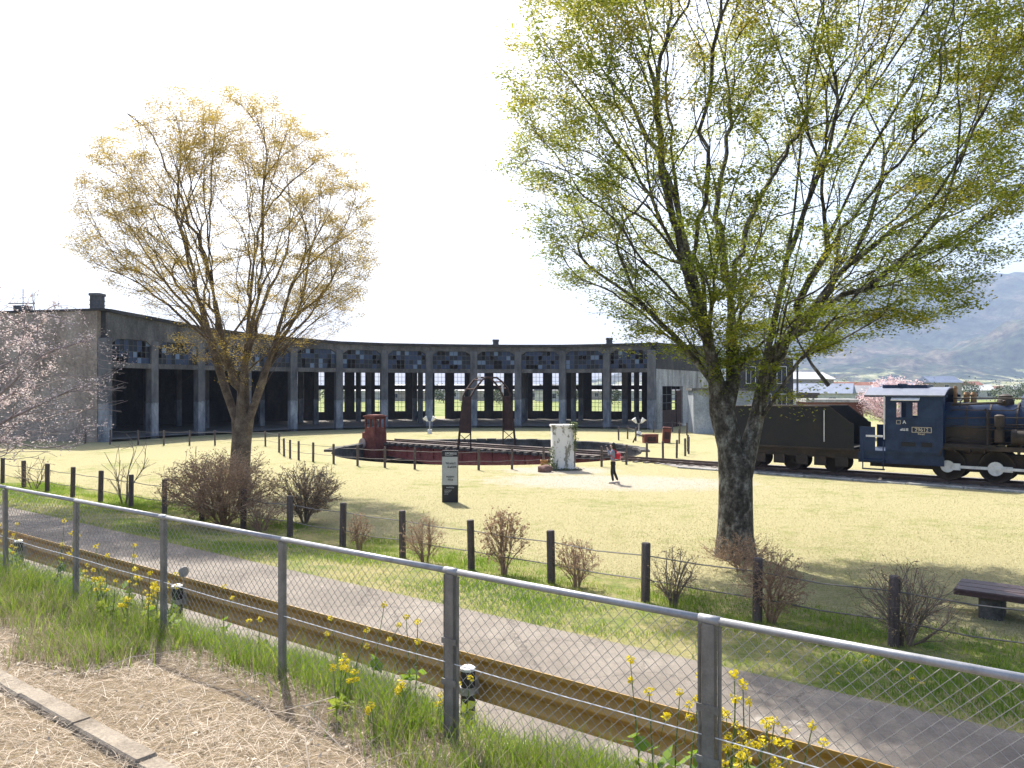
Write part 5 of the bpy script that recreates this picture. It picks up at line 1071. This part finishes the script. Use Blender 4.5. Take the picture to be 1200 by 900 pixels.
# green grass on the crest of the bank, thick behind the fence, patchy before it
p, t, q = scatter(300000, -19, 3, 2.75, 5.65, g)
pat = fbm(t*.8, q*.9, 4, 17)
pr2 = np.clip((q-3.05+(pat-.47)*2.5)/.7, 0, 1)*np.clip((pat-.3)*5, .12, 1)*np.where(q > 5.2, .5, 1); keep = g.random(len(p)) < pr2
p, t, q = p[keep], t[keep], q[keep]; n_ = len(p)
h = g.uniform(.07, .22, n_)*(.6+1.0*np.clip(fbm(t*.6+4, q*.6, 3, 27)*1.6-.25, 0, 1))*np.where(g.random(n_) < .06, 1.7, 1); v_, f_ = blades(p, h, g.uniform(.004, .009, n_), g.uniform(.15, .7, n_), 42)
dry = g.random(n_) < np.clip(.5-.4*(q-3.3), .1, .7)
tn_ = np.clip(g.normal(.45, .25, n_)+.25*dry, 0, 1)
stuff(tag(npmesh('bank_grass', v_.reshape(-1, 6, 3)[~dry].reshape(-1, 3), f_[:0].reshape(-1, 4) if False else np.concatenate([np.arange((~dry).sum())[:, None]*6+np.array([[0, 1, 2, 3]]), np.arange((~dry).sum())[:, None]*6+np.array([[3, 2, 4, 5]])]), grass_g, np.repeat(tn_[~dry], 6)), 'long green grass along the foot of the chain link fence', 'grass'))
stuff(tag(npmesh('dry_bank_grass', v_.reshape(-1, 6, 3)[dry].reshape(-1, 3), np.concatenate([np.arange(dry.sum())[:, None]*6+np.array([[0, 1, 2, 3]]), np.arange(dry.sum())[:, None]*6+np.array([[3, 2, 4, 5]])]), grass_d, np.repeat(tn_[dry], 6)), 'withered yellow grass mixed among the green on the bank', 'grass'))
# long dead stalks
for i in range(16):
    u_ = random.choice([random.uniform(360, 560), random.uniform(20, 160), random.uniform(230, 520)]); nq = random.uniform(2.9, 4.0); k_ = (u_-600)/F; t_ = nq*(.797*k_-.605)/(.797+.605*k_)
    a = random.uniform(0, 6.28); L_ = random.uniform(.35, .9); b_ = tn(t_, nq, zprof(nq))
    o = MB().tube([(0, 0, .01), (math.cos(a)*L_*.4, math.sin(a)*L_*.4, .06+.1*random.random()), (math.cos(a)*L_, math.sin(a)*L_, .02+.12*random.random())], [.005, .004, .002], 4).build('dead_stalk', mat('bleached_stalk', [(.42, .34, .25), (.55, .47, .37)], 5, .9, 0)); o.location = b_
    tag(o, 'long bleached dead stalk lying on the straw covered bank', 'stalk', 'dead stalks on the bank')
# verge between road and lawn
p, t, q = scatter(150000, -34, 7, 9.42, 14.2, g); pat = fbm(t*.55, q*.9, 4, 51); keep = g.random(len(p)) < np.clip((pat-.3)*4, .15, 1)*np.clip((14.6-q)/1.6, 0, 1)
p, t, q = p[keep], t[keep], q[keep]; n_ = len(p); h = g.uniform(.03, .09, n_)*(.6+1.2*np.clip(fbm(t*1.2+9, q*1.2, 3, 57)*2-.5, 0, 1)); v_, f_ = blades(p, h, g.uniform(.006, .014, n_), g.uniform(.2, .9, n_), 43)
stuff(tag(npmesh('verge_grass', v_, f_, grass_g, np.repeat(np.clip(1.5-2.0*fbm(t*.55, q*.9, 4, 51)+g.normal(0, .2, n_), 0, 1), 6)), 'green weedy grass under the timber posts', 'grass'))
# nearer lawn blades
def lawn_blades(n, y0, y1, seed):
    g = np.random.default_rng(seed); y = y0+(y1-y0)*g.random(n)**1.3; x = g.uniform(-.74, .74, n)*y; p = np.stack([x, y, np.zeros(n)], 1); nn_ = p[:, 0]*EN.x+p[:, 1]*EN.y; p = p[(nn_ > 13.2) & (g.random(n) < np.clip((42-y)/20, 0, 1))]; n = len(p)
    tt = np.clip(.62+.5*(.5-fbm(p[:, 0]*.5, p[:, 1]*.5, 4, 71))*2+g.normal(0, .25, n), 0, 1)
    return blades(p, g.uniform(.015, .042, n), g.uniform(.004, .01, n), g.uniform(.5, 1.3, n), seed+1)+(tt,)
v_, f_, tt = lawn_blades(360000, 11, 42, 81); stuff(tag(npmesh('lawn_grass', v_, f_, lawn_bl, np.repeat(tt, 6)), 'short straw coloured grass of the lawn', 'grass'))
# rape flowers in bloom along the fence
def rape_proto(seed, h):
    g = np.random.default_rng(seed); o = thing('rape_plant', 'yellow flowering rape plant growing at the foot of the chain link fence', 'flower', (0, 0, 0), 0, 'rape flowers along the fence')
    mb = MB(); heads = []
    top = (g.normal(0, .04), g.normal(0, .04), h); mid = (top[0]*.4, top[1]*.4, h*.5); mb.tube([(0, 0, -.05), mid, top], [.006, .005, .003], 4); heads.append((top, 1.0))
    for i in range(int(g.integers(1, 4))):
        a = g.random()*6.28; z = h*g.uniform(.3, .6); e = (mid[0]+math.cos(a)*h*.2, mid[1]+math.sin(a)*h*.2, min(h*.97, z+h*g.uniform(.25, .42))); mb.tube([(mid[0]*z/h*2, mid[1]*z/h*2, z), ((mid[0]+e[0])/2+.01, (mid[1]+e[1])/2, z+.03*h), e], [.004, .003, .002], 4); heads.append((e, g.uniform(.6, .95)))
    mb.build('stem', mat('rape_stem', [(.1, .15, .04), (.17, .22, .07)], 6, .8, 0), o)
    C = np.array([[g.normal(0, .03), g.normal(0, .03), g.uniform(.02, h*.45)] for _ in range(9)]); leaf_mesh('leaves', C, .12, grass_g, g, o, .6)
    for p_, s in heads:
        n_ = int(34*s); C = g.normal(0, 1, (n_, 3)); C /= np.linalg.norm(C, axis=1)[:, None]; C = C*np.array([.03, .03, .026])*s*g.uniform(.55, 1, (n_, 1))+np.array(p_); leaf_mesh('flower_head', C, .024, petal, g, o, 1.2)
    return o
protos = [rape_proto(100+i, h_) for i, h_ in enumerate((.42, .55, .7, .3, .8))]; used = set()
rg = random.Random(77)
spots = []
for u_, n_, k_ in ((752, 4.5, 4), (768, 4.4, 2), (805, 4.35, 2), (815, 4.5, 4), (840, 4.45, 4), (852, 4.3, 2), (862, 4.5, 4), (870, 4.4, 1), (880, 4.35, 2), (890, 4.4, 4), (898, 4.3, 2), (906, 4.4, 2), (915, 4.35, 1), (925, 4.5, 2), (845, 4.3, 1), (858, 4.4, 1), (790, 4.5, 2), (1050, 4.3, 1), (1062, 4.35, 2), (1075, 4.3, 1), (875, 4.6, 4), (866, 4.35, 1), (872, 4.3, 2), (884, 4.3, 1), (893, 4.35, 1), (900, 4.3, 0), (878, 4.25, 1), (912, 4.3, 0), (848, 4.4, 2), (888, 4.25, 1), (835, 4.25, 0),
                  (433, 4.6, 4), (482, 4.5, 4), (486, 4.6, 2), (400, 4.5, 2), (262, 4.6, 2), (410, 4.5, 1), (545, 4.5, 0)): spots.append((u_, n_, k_))
for _ in range(26): spots.append((rg.uniform(95, 205), rg.uniform(3.9, 4.7), rg.choice([0, 0, 3, 3, 1, 2])))
for _ in range(10): spots.append((rg.uniform(10, 95), rg.uniform(4.2, 4.8), rg.choice([1, 2, 2, 4])))
for _ in range(8): spots.append((rg.uniform(215, 520), rg.uniform(3.7, 4.5), rg.choice([0, 3, 3])))
def rape_label(u):
    for lim_, lab, gr_ in ((95, 'yellow rape plant by the guardrail post at the glary end of the fence', 'rape by the far guardrail post'), (210, 'yellow rape plant in the grass clump beside the road delineator post', 'rape beside the delineator'),
                           (395, 'low yellow rape plant in grass at the bank edge between single fence posts', 'rape between single posts'), (560, 'yellow rape plant near the double fence post with the capped guardrail post behind', 'rape near the capped guardrail post'),
                           (1000, 'yellow rape plant in the dense tall clump at a double fence post', 'dense rape clump'), (2000, 'lone yellow rape plant behind chain link against the shaded road', 'rape before the shaded road')):
        if u < lim_: return lab, gr_
for u_, nq, k_ in spots:
    kk = (u_-600)/F; t_ = nq*(.797*kk-.605)/(.797+.605*kk); pz = zprof(nq); pr3 = protos[k_]
    o = pr3 if k_ not in used else copy_tree(pr3); used.add(k_)
    o['label'], o['group'] = rape_label(u_)
    o.location = tn(t_, nq, pz-.02); o.rotation_euler = (rg.uniform(-.12, .12), rg.uniform(-.12, .12), rg.uniform(0, 6.28)); s_ = rg.uniform(.85, 1.12); o.scale = (s_,)*3
# dandelions on the verge
dn = thing('dandelion', 'yellow dandelion in the green verge beyond the road', 'flower', (0, 0, 0), 0, 'dandelions on the verge'); g = np.random.default_rng(5)
MB().tube([(0, 0, -.02), (0, 0, .07)], .004, 4).build('stem', MATS['rape_stem'], dn); leaf_mesh('flower_head', g.normal(0, 1, (26, 3))*np.array([.016, .016, .006])+np.array([0, 0, .075]), .025, petal, g, dn, .7)
for i in range(22):
    o = dn if i == 0 else copy_tree(dn); t_ = rg.uniform(-5, -.2); nq = rg.uniform(9.7, 11.6); o.location = tn(t_, nq, zprof(nq)); o.rotation_euler.z = rg.uniform(0, 6)

# ------------------------------------------------------------------ hazy air
hz_ = MB().b2((-6600, -6600, -4.5), (6600, 6600, 640)).build('haze', None); hz_.data.materials.clear()
hm = bpy.data.materials.new('hazy_air'); N, L = nodes_of(hm); N.remove(N['Principled BSDF']); pv_ = N.new('ShaderNodeVolumePrincipled')
pv_.inputs['Color'].default_value = (.56, .7, 1, 1); pv_.inputs['Density'].default_value = .0002; pv_.inputs['Anisotropy'].default_value = 0
L.new(pv_.outputs[0], N['Material Output'].inputs['Volume']); hz_.data.materials.append(hm); stuff(hz_); hz_['label'] = 'pale bluish haze in the air over the valley'
